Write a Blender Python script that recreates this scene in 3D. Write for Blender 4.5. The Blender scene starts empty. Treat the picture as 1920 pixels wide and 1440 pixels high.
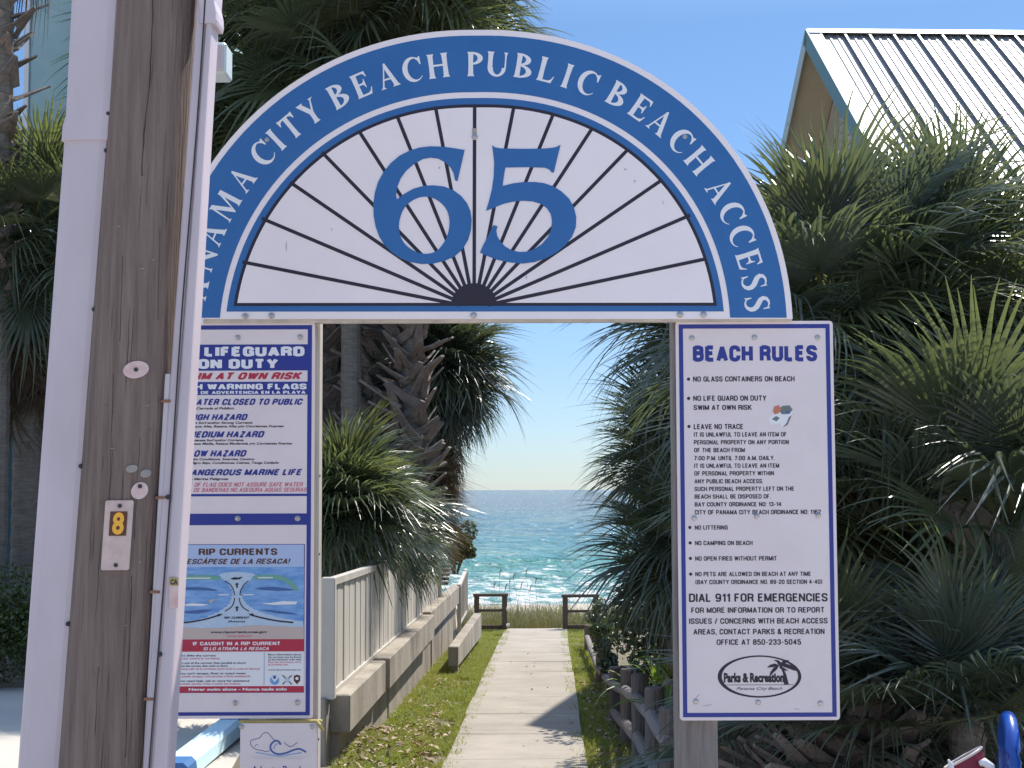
import bpy, bmesh, math, random
import numpy as np
from mathutils import Vector, Matrix, noise
from mathutils.geometry import tessellate_polygon
PI = math.pi
random.seed(7)
C = bpy.context.scene.collection
S = bpy.context.scene

# ---------------------------------------------------------------- camera
FPX = 2800.0
CAM = Vector((0, 0, 2.0))
PITCH = math.atan(197 / FPX)
M3 = (Matrix.Rotation(PI / 2 + PITCH, 3, 'X') @ Matrix.Rotation(math.radians(-0.2), 3, 'Z'))
cam_d = bpy.data.cameras.new('camera')
cam = bpy.data.objects.new('camera', cam_d)
C.objects.link(cam)
cam.matrix_world = Matrix.Translation(CAM) @ M3.to_4x4()
cam_d.sensor_width = 36
cam_d.lens = FPX / 1920 * 36
cam_d.clip_start = 0.1
cam_d.clip_end = 20000
S.camera = cam
S.render.resolution_x, S.render.resolution_y = 1024, 768

# ---------------------------------------------------------------- light
SUN_EL, SUN_AZ = 54.0, 38.5          # azimuth: degrees right of straight ahead (+y)
w = bpy.data.worlds.new('World'); S.world = w; w.use_nodes = True
nt = w.node_tree
bg = nt.nodes['Background']
sky = nt.nodes.new('ShaderNodeTexSky')
sky.sky_type = 'NISHITA'; sky.sun_disc = False
sky.sun_elevation = math.radians(SUN_EL)
sky.sun_rotation = math.radians(SUN_AZ)
sky.air_density = 1.0; sky.dust_density = 0.1; sky.ozone_density = 2.0; sky.altitude = 0
geo_ = nt.nodes.new('ShaderNodeTexCoord'); sep_ = nt.nodes.new('ShaderNodeSeparateXYZ'); nt.links.new(geo_.outputs['Generated'], sep_.inputs[0])
rmp = nt.nodes.new('ShaderNodeValToRGB'); nt.links.new(sep_.outputs['Z'], rmp.inputs[0])
rmp.color_ramp.elements[0].position = 0; rmp.color_ramp.elements[0].color = (.155, .192, .262, 1)     # cool sea air near the horizon
rmp.color_ramp.elements[1].position = .30; rmp.color_ramp.elements[1].color = (.182, .222, .262, 1)
e_ = rmp.color_ramp.elements.new(.07); e_.color = (.165, .197, .268, 1)
e_ = rmp.color_ramp.elements.new(.60); e_.color = (.80, .70, .62, 1)
e_ = rmp.color_ramp.elements.new(1.0); e_.color = (1.0, .86, .74, 1)
mulc = nt.nodes.new('ShaderNodeMix'); mulc.data_type = 'RGBA'; mulc.blend_type = 'MULTIPLY'; mulc.inputs[0].default_value = 1
nt.links.new(sky.outputs[0], mulc.inputs[6]); nt.links.new(rmp.outputs[0], mulc.inputs[7])
nt.links.new(mulc.outputs[2], bg.inputs[0])
bg.inputs[1].default_value = 0.15
sd = bpy.data.lights.new('sun', 'SUN'); so = bpy.data.objects.new('sun', sd); C.objects.link(so)
sd.energy = 2.0; sd.angle = math.radians(0.6); sd.color = (1.0, 0.94, 0.84)
a, e = math.radians(SUN_AZ), math.radians(SUN_EL)
sdir = Vector((math.sin(a) * math.cos(e), math.cos(a) * math.cos(e), math.sin(e)))
so.rotation_euler = (-sdir).to_track_quat('-Z', 'Y').to_euler()
so.location = (0, 0, 30)
S.view_settings.view_transform = 'Standard'
S.view_settings.look = 'None'
S.view_settings.exposure = 1.75
S.view_settings.gamma = 1.0
S.cycles.diffuse_bounces = 6; S.cycles.max_bounces = 14
S.view_settings.use_curve_mapping = False

# ---------------------------------------------------------------- helpers
def U(px, py, Y):
    d = M3 @ Vector(((px - 960) / FPX, (720 - py) / FPX, -1))
    return CAM + d * (Y / d.y)
def gz(y):
    return -0.0254 * y
def pathx(y):                       # the walk runs 1.5 degrees to the right of the view
    return 0.0261 * y

def tag(o, label=None, cat=None, group=None, kind=None):
    if label: o['label'] = label
    if cat: o['category'] = cat
    if group: o['group'] = group
    if kind: o['kind'] = kind
    return o
def thing(name, label, cat, loc=(0, 0, 0), rz=0, group=None):
    o = bpy.data.objects.new(name, None); C.objects.link(o)
    o.location = loc; o.rotation_euler = (0, 0, rz); o.empty_display_size = .1
    return tag(o, label, cat, group)
def put(o, parent=None):
    if parent is not None: o.parent = parent
    C.objects.link(o)
    return o
def bm_obj(name, bm, mats, parent=None, smooth=False):
    me = bpy.data.meshes.new(name)
    bm.normal_update(); bm.to_mesh(me); bm.free()
    for m in (mats if isinstance(mats, (list, tuple)) else [mats]): me.materials.append(m)
    if smooth: me.polygons.foreach_set('use_smooth', [True] * len(me.polygons))
    return put(bpy.data.objects.new(name, me), parent)
def me_obj(name, me, parent=None, mw=None):
    o = bpy.data.objects.new(name, me)
    if mw is not None: o.matrix_world = mw
    return put(o, parent)
def pyd(name, vs, fs, mats, parent=None, midx=None, smooth=False):
    me = bpy.data.meshes.new(name)
    me.from_pydata([tuple(v) for v in vs], [], fs)
    for m in (mats if isinstance(mats, (list, tuple)) else [mats]): me.materials.append(m)
    if midx is not None: me.polygons.foreach_set('material_index', midx)
    if smooth: me.polygons.foreach_set('use_smooth', [True] * len(me.polygons))
    me.update()
    return put(bpy.data.objects.new(name, me), parent)

def quads_np(name, V, mats, parent=None, midx=None, link=True):
    """V: (n,4,3) array -> mesh of n separate quads"""
    n = len(V)
    me = bpy.data.meshes.new(name)
    me.vertices.add(n * 4); me.vertices.foreach_set('co', V.reshape(-1).astype(np.float32))
    me.loops.add(n * 4); me.loops.foreach_set('vertex_index', np.arange(n * 4, dtype=np.int32))
    me.polygons.add(n); me.polygons.foreach_set('loop_start', np.arange(0, n * 4, 4, dtype=np.int32))
    try: me.polygons.foreach_set('loop_total', np.full(n, 4, dtype=np.int32))
    except Exception: pass
    for m in (mats if isinstance(mats, (list, tuple)) else [mats]): me.materials.append(m)
    if midx is not None: me.polygons.foreach_set('material_index', midx.astype(np.int32))
    me.update(calc_edges=True); me.validate()
    if not link: return me
    return put(bpy.data.objects.new(name, me), parent)

def box(bm, x0, x1, y0, y1, z0, z1, bev=0, mi=0, xf=None):
    vs = [bm.verts.new((x, y, z)) for x in (x0, x1) for y in (y0, y1) for z in (z0, z1)]
    idx = [(0, 1, 3, 2), (4, 6, 7, 5), (0, 4, 5, 1), (2, 3, 7, 6), (0, 2, 6, 4), (1, 5, 7, 3)]
    fs = [bm.faces.new([vs[i] for i in f]) for f in idx]
    for f in fs: f.material_index = mi
    if bev:
        es = list({e for f in fs for e in f.edges})
        r = bmesh.ops.bevel(bm, geom=es, offset=bev, segments=1, affect='EDGES')
        for f in r['faces']: f.material_index = mi
        vs = list({v for f in r['faces'] for v in f.verts} | {v for v in vs if v.is_valid})
    if xf is not None: bmesh.ops.transform(bm, matrix=xf, verts=vs)
    return vs
def slab_between(bm, p0, p1, wid, z0a, z1a, z0b, z1b, side=0, mi=0):
    """prism along p0->p1 (xy), width wid to the left(+)/centred, own heights at each end"""
    p0, p1 = Vector(p0[:2]), Vector(p1[:2]); d = (p1 - p0).normalized(); n = Vector((-d.y, d.x))
    o0, o1 = (-wid / 2, wid / 2) if side == 0 else ((0, wid) if side > 0 else (-wid, 0))
    vs = []
    for p, za, zb in ((p0, z0a, z1a), (p1, z0b, z1b)):
        for o in (o0, o1):
            q = p + n * o
            vs.append(bm.verts.new((q.x, q.y, za))); vs.append(bm.verts.new((q.x, q.y, zb)))
    for f in [(0, 1, 3, 2), (4, 6, 7, 5), (0, 4, 5, 1), (2, 3, 7, 6), (0, 2, 6, 4), (1, 5, 7, 3)]:
        bm.faces.new([vs[i] for i in f]).material_index = mi
def tube(bm, pts, rads, n=8, cap=True, mi=0):
    pts = [Vector(p) for p in pts]
    if not isinstance(rads, (list, tuple)): rads = [rads] * len(pts)
    rings = []
    ref = Vector((0.13, 0.27, 0.95))
    for i, p in enumerate(pts):
        t = (pts[min(i + 1, len(pts) - 1)] - pts[max(i - 1, 0)]).normalized()
        if abs(t.dot(ref)) > .97: rr = Vector((1, 0, 0))
        else: rr = ref
        u = t.cross(rr).normalized(); v = t.cross(u).normalized()
        rings.append([bm.verts.new(p + (u * math.cos(2 * PI * k / n) + v * math.sin(2 * PI * k / n)) * rads[i]) for k in range(n)])
    for a_, b_ in zip(rings, rings[1:]):
        for k in range(n):
            bm.faces.new((a_[k], a_[(k + 1) % n], b_[(k + 1) % n], b_[k])).material_index = mi
    if cap:
        bm.faces.new(rings[0][::-1]).material_index = mi; bm.faces.new(rings[-1]).material_index = mi
    return rings
def catmull(pts, sub=4, closed=True):
    out = []; n = len(pts)
    for i in range(n if closed else n - 1):
        p0, p1, p2, p3 = (Vector(pts[(i + k) % n]) if closed else Vector(pts[min(max(i + k, 0), n - 1)]) for k in (-1, 0, 1, 2))
        for s in range(sub):
            t = s / sub
            out.append(.5 * ((2 * p1) + (p2 - p0) * t + (2 * p0 - 5 * p1 + 4 * p2 - p3) * t * t + (3 * p1 - p0 - 3 * p2 + p3) * t ** 3))
    if not closed: out.append(Vector(pts[-1]))
    return [tuple(p) for p in out]

# ---------------------------------------------------------------- materials
def mat(name, col, rough=.6, var=0.0, vscale=8, col2=None, bump=0.0, bscale=40, metal=0, stretch=(1, 1, 1), trans=0.0, spec=.5, detail=4, coat=0):
    m = bpy.data.materials.new(name); m.use_nodes = True
    n = m.node_tree; b = n.nodes['Principled BSDF']; L = n.links.new
    b.inputs['Roughness'].default_value = rough; b.inputs['Metallic'].default_value = metal
    b.inputs['Specular IOR Level'].default_value = spec
    if coat: b.inputs['Coat Weight'].default_value = coat
    tc = n.nodes.new('ShaderNodeTexCoord'); mp = n.nodes.new('ShaderNodeMapping')
    mp.inputs['Scale'].default_value = stretch
    L(tc.outputs['Object'], mp.inputs[0])
    c = (*col, 1)
    out = None
    if col2 is not None or var:
        if col2 is None: col2 = tuple(max(0, x * (1 - var)) for x in col)
        nz = n.nodes.new('ShaderNodeTexNoise'); nz.inputs['Scale'].default_value = vscale; nz.inputs['Detail'].default_value = detail
        nz.inputs['Roughness'].default_value = .65
        L(mp.outputs[0], nz.inputs['Vector'])
        r = n.nodes.new('ShaderNodeValToRGB'); r.color_ramp.elements[0].position = .33; r.color_ramp.elements[1].position = .67
        r.color_ramp.elements[0].color = (*col2, 1); r.color_ramp.elements[1].color = c
        L(nz.outputs[0], r.inputs[0]); L(r.outputs[0], b.inputs['Base Color']); out = r.outputs[0]
    else: b.inputs['Base Color'].default_value = c
    if bump:
        nb = n.nodes.new('ShaderNodeTexNoise'); nb.inputs['Scale'].default_value = bscale; nb.inputs['Detail'].default_value = 5
        L(mp.outputs[0], nb.inputs['Vector'])
        bp = n.nodes.new('ShaderNodeBump'); bp.inputs['Strength'].default_value = bump; bp.inputs['Distance'].default_value = .02
        L(nb.outputs[0], bp.inputs['Height']); L(bp.outputs[0], b.inputs['Normal'])
    if trans:
        t = n.nodes.new('ShaderNodeBsdfTranslucent'); mx = n.nodes.new('ShaderNodeMixShader')
        mx.inputs[0].default_value = trans
        o = n.nodes['Material Output']
        if out is not None:
            hs = n.nodes.new('ShaderNodeMix'); hs.data_type = 'RGBA'; hs.blend_type = 'MULTIPLY'; hs.inputs[0].default_value = 1
            L(out, hs.inputs[6]); hs.inputs[7].default_value = (1.6, 1.55, .8, 1); L(hs.outputs[2], t.inputs[0])
        else: t.inputs[0].default_value = (min(1, col[0] * 1.9), min(1, col[1] * 1.7), col[2] * .7, 1)
        L(b.outputs[0], mx.inputs[1]); L(t.outputs[0], mx.inputs[2]); L(mx.outputs[0], o.inputs[0])
    return m
def leafmat(name, col, col2, rough=.35, trans=.35):
    """foliage: colour varies by object and by place on the leaf"""
    m = mat(name, col, rough * .85, col2=col2, vscale=2.2, trans=trans, spec=.7, detail=3)
    n = m.node_tree; b = n.nodes['Principled BSDF']; src = b.inputs['Base Color'].links[0].from_socket
    oi = n.nodes.new('ShaderNodeObjectInfo'); mr = n.nodes.new('ShaderNodeMapRange'); mr.inputs[3].default_value = .72; mr.inputs[4].default_value = 1.35
    n.links.new(oi.outputs['Random'], mr.inputs[0])
    hv = n.nodes.new('ShaderNodeHueSaturation'); n.links.new(mr.outputs[0], hv.inputs['Value']); n.links.new(src, hv.inputs['Color'])
    m2 = n.nodes.new('ShaderNodeMapRange'); m2.inputs[3].default_value = .485; m2.inputs[4].default_value = .515
    mm_ = n.nodes.new('ShaderNodeMath'); mm_.operation = 'FRACT'; m3 = n.nodes.new('ShaderNodeMath'); m3.operation = 'MULTIPLY'; m3.inputs[1].default_value = 7.3
    n.links.new(oi.outputs['Random'], m3.inputs[0]); n.links.new(m3.outputs[0], mm_.inputs[0]); n.links.new(mm_.outputs[0], m2.inputs[0]); n.links.new(m2.outputs[0], hv.inputs['Hue'])
    for l in list(src.links):
        if l.to_node != hv:
            t_ = l.to_socket; n.links.remove(l); n.links.new(hv.outputs[0], t_)
    return m

M = {}
M['sign_white'] = mat('sign_white', (.80, .70, .71), .42, col2=(.75, .655, .665), vscale=5, spec=.4)
M['arch_white'] = mat('arch_white', (.90, .815, .83), .42, col2=(.86, .775, .79), vscale=4, spec=.4)  # brighter light on the arch put into a paler white than sign_white
M['sign_blue'] = mat('sign_blue', (.030, .135, .37), .38, col2=(.036, .15, .39), vscale=6, spec=.4)
M['navy'] = mat('navy_print', (.02, .035, .26), .45)
M['black'] = mat('black_print', (.018, .012, .028), .5)
M['red'] = mat('red_print', (.46, .025, .06), .45)
M['maroon'] = mat('maroon_print', (.11, .015, .05), .45)
M['pinkred'] = mat('faded_red_print', (.62, .16, .22), .5)
M['palewhite'] = mat('white_print', (.80, .79, .82), .45)
M['board_edge'] = mat('board_edge', (.62, .57, .52), .6, var=.3, vscale=10)
M['timber'] = mat('weathered_timber', (.235, .175, .148), .85, col2=(.14, .100, .085), vscale=14, bump=.6, bscale=30, stretch=(3.0, 3.0, .14), detail=8)
M['timber_dark'] = mat('dark_timber', (.15, .12, .10), .85, col2=(.09, .07, .06), vscale=12, bump=.5, bscale=30, stretch=(3, 3, .2))
M['log'] = mat('grey_log', (.30, .265, .25), .85, col2=(.17, .145, .14), vscale=9, bump=.6, bscale=25, stretch=(3, 3, .3), detail=7)
M['fence_log'] = mat('brown_grey_log', (.20, .165, .145), .85, col2=(.115, .09, .08), vscale=9, bump=.6, bscale=25, stretch=(3, 3, .3), detail=7)
M['log_end'] = mat('cut_log_end', (.62, .56, .48), .8, var=.3, vscale=20)
M['crack'] = mat('dark_crack', (.03, .022, .02), .95)
M['pvc'] = mat('lilac_grey_plastic', (.58, .50, .54), .5, col2=(.50, .43, .465), vscale=3, stretch=(1, 1, .4))
M['pvc_light'] = mat('pale_conduit_plastic', (.56, .51, .54), .45, var=.08, vscale=5)
M['hole'] = mat('dark_nail', (.03, .028, .035), .6)
M['steel'] = mat('steel', (.55, .54, .53), .35, metal=.9, var=.2, vscale=30)
M['rust'] = mat('rusted_steel', (.32, .15, .09), .8, var=.4, vscale=40)
M['post_white'] = mat('whitewashed_post', (.50, .46, .41), .8, col2=(.34, .30, .25), vscale=7, stretch=(3, 3, .25), bump=.3, bscale=40, detail=7)
M['tin'] = mat('faded_tin_tag', (.62, .475, .44), .6, col2=(.50, .37, .34), vscale=25)
M['orange'] = mat('orange_print', (.85, .42, .04), .5)
M['umber'] = mat('brown_print', (.10, .03, .012), .5)
M['yellow'] = mat('yellow_plastic', (.46, .36, .12), .5, var=.3, vscale=12)
M['concrete'] = mat('pale_concrete', (.37, .33, .28), .9, col2=(.275, .245, .205), vscale=1.6, bump=.25, bscale=60, detail=9)
M['concrete_old'] = mat('stained_concrete', (.39, .345, .285), .9, col2=(.20, .17, .14), vscale=2.2, bump=.4, bscale=30, stretch=(1, 1, .45), detail=9)
M['parking'] = mat('bright_pavement', (.54, .49, .42), .9, col2=(.44, .41, .37), vscale=.5, bump=.1, bscale=60, detail=8)
M['fence_white'] = mat('cream_vinyl', (.57, .53, .47), .5, col2=(.46, .42, .37), vscale=3, stretch=(1, 1, .3))
M['soil'] = mat('sandy_soil', (.20, .16, .11), .95, col2=(.12, .105, .06), vscale=2, bump=.4, bscale=20, detail=8)
M['sand'] = mat('white_sand', (.46, .40, .32), .95, col2=(.38, .33, .26), vscale=1.0, bump=.3, bscale=4, detail=8)
M['grass'] = mat('verge_grass', (.23, .29, .06), .6, col2=(.29, .29, .095), vscale=3, trans=.35)
M['oats'] = mat('dune_grass', (.115, .13, .075), .7, col2=(.17, .155, .095), vscale=1, trans=.35)
M['litter'] = mat('dry_leaf', (.52, .40, .31), .8, col2=(.24, .14, .09), vscale=6)
M['frond_a'] = leafmat('frond_green', (.120, .145, .090), (.080, .105, .072), .33, .36)
M['frond_b'] = leafmat('frond_light', (.140, .165, .085), (.092, .118, .064), .35, .38)
M['frond_c'] = leafmat('frond_deep', (.100, .124, .096), (.070, .094, .080), .33, .32)
M['dead'] = mat('dead_frond', (.17, .115, .07), .8, col2=(.10, .065, .042), vscale=3, trans=.25)
M['petiole'] = mat('petiole_green', (.17, .20, .07), .45, col2=(.22, .20, .10), vscale=3)
M['boot'] = mat('palm_boot_grey', (.26, .215, .19), .9, col2=(.15, .115, .10), vscale=8, bump=.5, bscale=30)
M['trunk'] = mat('palm_trunk_bark', (.27, .235, .19), .95, col2=(.16, .135, .115), vscale=6, bump=.7, bscale=14, stretch=(1, 1, 5), detail=8)
M['leaf'] = leafmat('shrub_leaf', (.095, .125, .07), (.065, .09, .055), .3, .25)
M['leaf2'] = leafmat('waxy_leaf', (.085, .12, .03), (.05, .08, .022), .3, .3)
M['bark'] = mat('shrub_bark', (.11, .085, .065), .9, var=.4, vscale=9)
M['aqua'] = mat('lit_aqua_stucco', (.34, .50, .52), .85, col2=(.40, .56, .58), vscale=2, bump=.2, bscale=30)  # light on the upper wall put into this pale colour
M['teal'] = mat('shaded_teal_stucco', (.035, .10, .125), .8, var=.15, vscale=2)  # shade on the lower face put into this dark colour
M['tan'] = mat('tan_stucco', (.56, .50, .42), .9, var=.12, vscale=2, bump=.2, bscale=40)
M['soffit'] = mat('tan_soffit', (.58, .50, .38), .8, var=.1, vscale=4)
M['tealtrim'] = mat('teal_trim', (.16, .30, .31), .5, var=.1)
M['roof'] = mat('galvalume_roof', (.25, .245, .24), .50, metal=.5, col2=(.34, .335, .33), vscale=2)
M['roof_rib'] = mat('grey_roof_seam', (.30, .31, .33), .45, metal=.6)
M['trimpale'] = mat('pale_metal_trim', (.55, .62, .60), .5, metal=.2)
M['bluepaint'] = mat('blue_paint', (.012, .075, .38), .3, coat=.3)
M['bluekerb'] = mat('light_blue_kerb_paint', (.48, .68, .78), .7, col2=(.55, .74, .83), vscale=4)
M['bluedark'] = mat('dark_blue_kerb_paint', (.03, .13, .33), .6)
M['crimson'] = mat('crimson_cloth', (.22, .018, .05), .7, var=.3)
M['cream'] = mat('cream_rim', (.70, .62, .55), .6)
M['sea_print'] = mat('printed_sea', (.10, .27, .60), .5, col2=(.26, .45, .74), vscale=14, stretch=(1, 1, 4))
M['sky_print'] = mat('printed_sky', (.42, .52, .74), .5)
M['pale_print'] = mat('printed_pale_water', (.52, .62, .74), .5, col2=(.42, .55, .70), vscale=40)
M['sand_print'] = mat('printed_sand', (.55, .44, .40), .5)
M['green_print'] = mat('printed_green', (.16, .38, .30), .5)
M['seablue'] = mat('printed_wave_blue', (.06, .13, .34), .5)
M['orange_dull'] = mat('worn_orange_print', (.55, .20, .12), .6)
M['greygreen'] = mat('worn_grey_green_print', (.16, .19, .18), .6)
M['glass'] = mat('dark_window_glass', (.03, .04, .05), .08, spec=.8)

# water: shallow turquoise near the beach, deeper blue further out, real foam on the crests near shore
def water_mat():
    m = bpy.data.materials.new('sea_water'); m.use_nodes = True
    n = m.node_tree; b = n.nodes['Principled BSDF']; L = n.links.new
    geo = n.nodes.new('ShaderNodeNewGeometry'); sp = n.nodes.new('ShaderNodeSeparateXYZ'); L(geo.outputs['Position'], sp.inputs[0])
    nz0 = n.nodes.new('ShaderNodeTexNoise'); nz0.inputs['Scale'].default_value = .03; nz0.inputs['Detail'].default_value = 3
    mp0 = n.nodes.new('ShaderNodeMapping'); mp0.inputs['Scale'].default_value = (.6, 1, 1); L(geo.outputs['Position'], mp0.inputs[0]); L(mp0.outputs[0], nz0.inputs['Vector'])
    ad = n.nodes.new('ShaderNodeMath'); ad.operation = 'MULTIPLY_ADD'; L(nz0.outputs[0], ad.inputs[0]); ad.inputs[1].default_value = 40; L(sp.outputs['Y'], ad.inputs[2])
    mr = n.nodes.new('ShaderNodeMapRange'); mr.inputs[1].default_value = 80; mr.inputs[2].default_value = 520; L(ad.outputs[0], mr.inputs[0])
    r = n.nodes.new('ShaderNodeValToRGB'); L(mr.outputs[0], r.inputs[0])
    cr = r.color_ramp; cr.elements[0].color = (.30, .50, .43, 1); cr.elements[1].position = 1; cr.elements[1].color = (.035, .085, .13, 1)
    for p, c in ((.07, (.20, .42, .34)), (.16, (.13, .35, .28)), (.33, (.07, .20, .20))):
        e_ = cr.elements.new(p); e_.color = (*c, 1)
    # foam streaks, elongated along the shore, thinning with distance; far flecks imitate sun sparkle
    mp = n.nodes.new('ShaderNodeMapping'); mp.inputs['Scale'].default_value = (.62, .70, 1); L(geo.outputs['Position'], mp.inputs[0])
    nf = n.nodes.new('ShaderNodeTexNoise'); nf.inputs['Scale'].default_value = 1.0; nf.inputs['Detail'].default_value = 8; nf.inputs['Roughness'].default_value = .62
    L(mp.outputs[0], nf.inputs['Vector'])
    thr = n.nodes.new('ShaderNodeMapRange'); L(sp.outputs['Y'], thr.inputs[0])
    thr.inputs[1].default_value = 78; thr.inputs[2].default_value = 128; thr.inputs[3].default_value = .43; thr.inputs[4].default_value = .585
    sub = n.nodes.new('ShaderNodeMath'); sub.operation = 'SUBTRACT'; L(nf.outputs[0], sub.inputs[0]); L(thr.outputs[0], sub.inputs[1])
    mul = n.nodes.new('ShaderNodeMath'); mul.operation = 'MULTIPLY'; mul.use_clamp = True; L(sub.outputs[0], mul.inputs[0]); mul.inputs[1].default_value = 9
    mx = n.nodes.new('ShaderNodeMix'); mx.data_type = 'RGBA'; L(mul.outputs[0], mx.inputs[0]); L(r.outputs[0], mx.inputs[6]); mx.inputs[7].default_value = (.80, .80, .78, 1)
    L(mx.outputs[2], b.inputs['Base Color'])
    ro = n.nodes.new('ShaderNodeMapRange'); L(mul.outputs[0], ro.inputs[0]); ro.inputs[3].default_value = .09; ro.inputs[4].default_value = .9; L(ro.outputs[0], b.inputs['Roughness'])
    b.inputs['IOR'].default_value = 1.33
    mb = n.nodes.new('ShaderNodeMapping'); mb.inputs['Scale'].default_value = (1.6, 1.3, 1); L(geo.outputs['Position'], mb.inputs[0])
    nb = n.nodes.new('ShaderNodeTexNoise'); nb.inputs['Scale'].default_value = .9; nb.inputs['Detail'].default_value = 7; nb.inputs['Roughness'].default_value = .6
    L(mb.outputs[0], nb.inputs['Vector'])
    nb2 = n.nodes.new('ShaderNodeTexNoise'); nb2.inputs['Scale'].default_value = .22; nb2.inputs['Detail'].default_value = 4
    L(mb.outputs[0], nb2.inputs['Vector'])
    m5 = n.nodes.new('ShaderNodeMath'); m5.operation = 'MULTIPLY_ADD'; L(nb2.outputs[0], m5.inputs[0]); m5.inputs[1].default_value = 2.6; L(nb.outputs[0], m5.inputs[2])
    bp = n.nodes.new('ShaderNodeBump'); bp.inputs['Strength'].default_value = 1; bp.inputs['Distance'].default_value = 1.3
    L(m5.outputs[0], bp.inputs['Height']); L(bp.outputs[0], b.inputs['Normal'])
    return m
M['water'] = water_mat()

# ================================================================= SETTING
# ground: one sheet falling gently towards the beach, then down over the dune to the shore
def build_ground():
    ys = [-60, -5, 0, 6, 10, 12, 14, 16, 18, 20, 22, 24, 26, 28, 29.6, 30.2, 33, 37, 42, 50, 60, 70, 80, 90, 120]
    xs = [-160, -60, -25, -12, -7, -5, -4, -3, -2.62, -2.58, -1.92, -1.88, -1.5, -1.0, -.5, 0, .5, 1.0, 1.5, 2.5, 4, 6, 9, 14, 25, 60, 160]
    def z(x, y):
        xr = x - pathx(y)
        if y <= 0: return -0.03
        if y < 29.7: b = gz(y) - .03
        else:
            t = y - 29.7
            b = gz(29.7) - .03 - .12 * min(t, .5) / .5 - .064 * t
            b += .12 * noise.noise(Vector((x * .35, y * .25, 0))) * min(1, t / 2)
        if y > 12.5 and -2.6 < xr < -1.9 and y < 30: b = .30 - .012 * y             # raised ground behind the wall
        if 9 < y < 14.5 and -1.9 <= xr < -.95 and y < 14: b += .14 * min(1, (-.95 - xr) / .5)
        b += .02 * noise.noise(Vector((x * 1.3, y * .9, 3)))
        return b
    bm = bmesh.new()
    g = [[bm.verts.new((x + (pathx(y) if abs(x) < 10 else 0), y, z(x + (pathx(y) if abs(x) < 10 else 0), y))) for x in xs] for y in ys]
    for j in range(len(ys) - 1):
        for i in range(len(xs) - 1):
            f = bm.faces.new((g[j][i], g[j][i + 1], g[j + 1][i + 1], g[j + 1][i]))
            f.material_index = 1 if ys[j] >= 29.5 else 0
    o = bm_obj('ground', bm, [M['soil'], M['sand']], smooth=True); tag(o, kind='structure')
build_ground()

# sea, real waves
def build_sea():
    z0 = -4.0
    ysea = np.concatenate([np.linspace(74, 130, 190), 130 * np.exp(np.linspace(0.004, math.log(9000 / 130), 190))])
    half = lambda y: max(30, y * .42)
    nx = 130
    vs = np.zeros((len(ysea), nx, 3))
    for j, y in enumerate(ysea):
        xs = np.linspace(-half(y), half(y), nx) + 0
        vs[j, :, 0] = xs; vs[j, :, 1] = y
        a1 = min(1, max(0, (y - 74) / 10)) * min(1.0, 500 / y)
        for i, x in enumerate(xs):
            h = .16 * math.sin(y * .55 + 2.2 * noise.noise(Vector((x * .05, y * .03, 1))) + .12 * x * noise.noise(Vector((3, y * .02, 8))))
            h += .22 * noise.noise(Vector((x * .22, y * .45, 0))) + .1 * noise.noise(Vector((x * .7, y * 1.1, 5)))
            vs[j, i, 2] = z0 + h * a1
    n = len(ysea)
    fs = [(j * nx + i, j * nx + i + 1, (j + 1) * nx + i + 1, (j + 1) * nx + i) for j in range(n - 1) for i in range(nx - 1)]
    o = pyd('sea', vs.reshape(-1, 3), fs, M['water'], smooth=True); tag(o, kind='structure')
build_sea()

# concrete walk, slab by slab
path = bpy.data.objects.new('path', None); C.objects.link(path); tag(path, kind='structure')
def build_path():
    y = -1.0; k = 0
    while y < 29.4:
        ln = 1.55; y1 = min(y + ln, 29.5)
        bm = bmesh.new()
        jit = [random.uniform(-.008, .008) for _ in range(4)]
        xa, xb = pathx(y), pathx(y1)
        w0 = -.92 + random.uniform(-.015, .015); w1 = .28 + random.uniform(-.015, .015)
        top = [(xa + w0, y + .003, gz(y) + .03 + jit[0] * .4), (xa + w1, y + .006, gz(y) + .03 + jit[1] * .4),
               (xb + w1, y1 - .006, gz(y1) + .03 + jit[0] * .4), (xb + w0, y1 - .006, gz(y1) + .03 + jit[1] * .4)]
        vt = [bm.verts.new(p) for p in top]; vb = [bm.verts.new((p[0], p[1], p[2] - .1)) for p in top]
        bm.faces.new(vt)
        for i in range(4): bm.faces.new((vt[i], vb[i], vb[(i + 1) % 4], vt[(i + 1) % 4]))
        bmesh.ops.bevel(bm, geom=[e for e in bm.edges if e.verts[0] in vt and e.verts[1] in vt], offset=.005, segments=1, affect='EDGES')
        bm_obj('slab', bm, M['concrete'], path); y = y1; k += 1
build_path()
# parking pavement on the left, as far as the return wall
bm = bmesh.new()
for pv in ([(-40, -45), (-40, 0), (40, 0), (40, -45)], [(-2.0, 0), (-2.0, 4.6), (16, 4.6), (16, 0)], [(-2.0, 0), (-1.6, 12.2), (-30, 12.2), (-30, 0)], [(-2.32, 12.2), (-2.14, 19), (-30, 19), (-30, 12.2)]):  # front sheets: unseen paving added to bounce sunlight onto the signs
    bm.faces.new([bm.verts.new((x, y, (gz(y) if y > 0 else 0) + .012)) for x, y in pv])
o = bm_obj('pavement', bm, M['parking']); tag(o, kind='structure')

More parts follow.
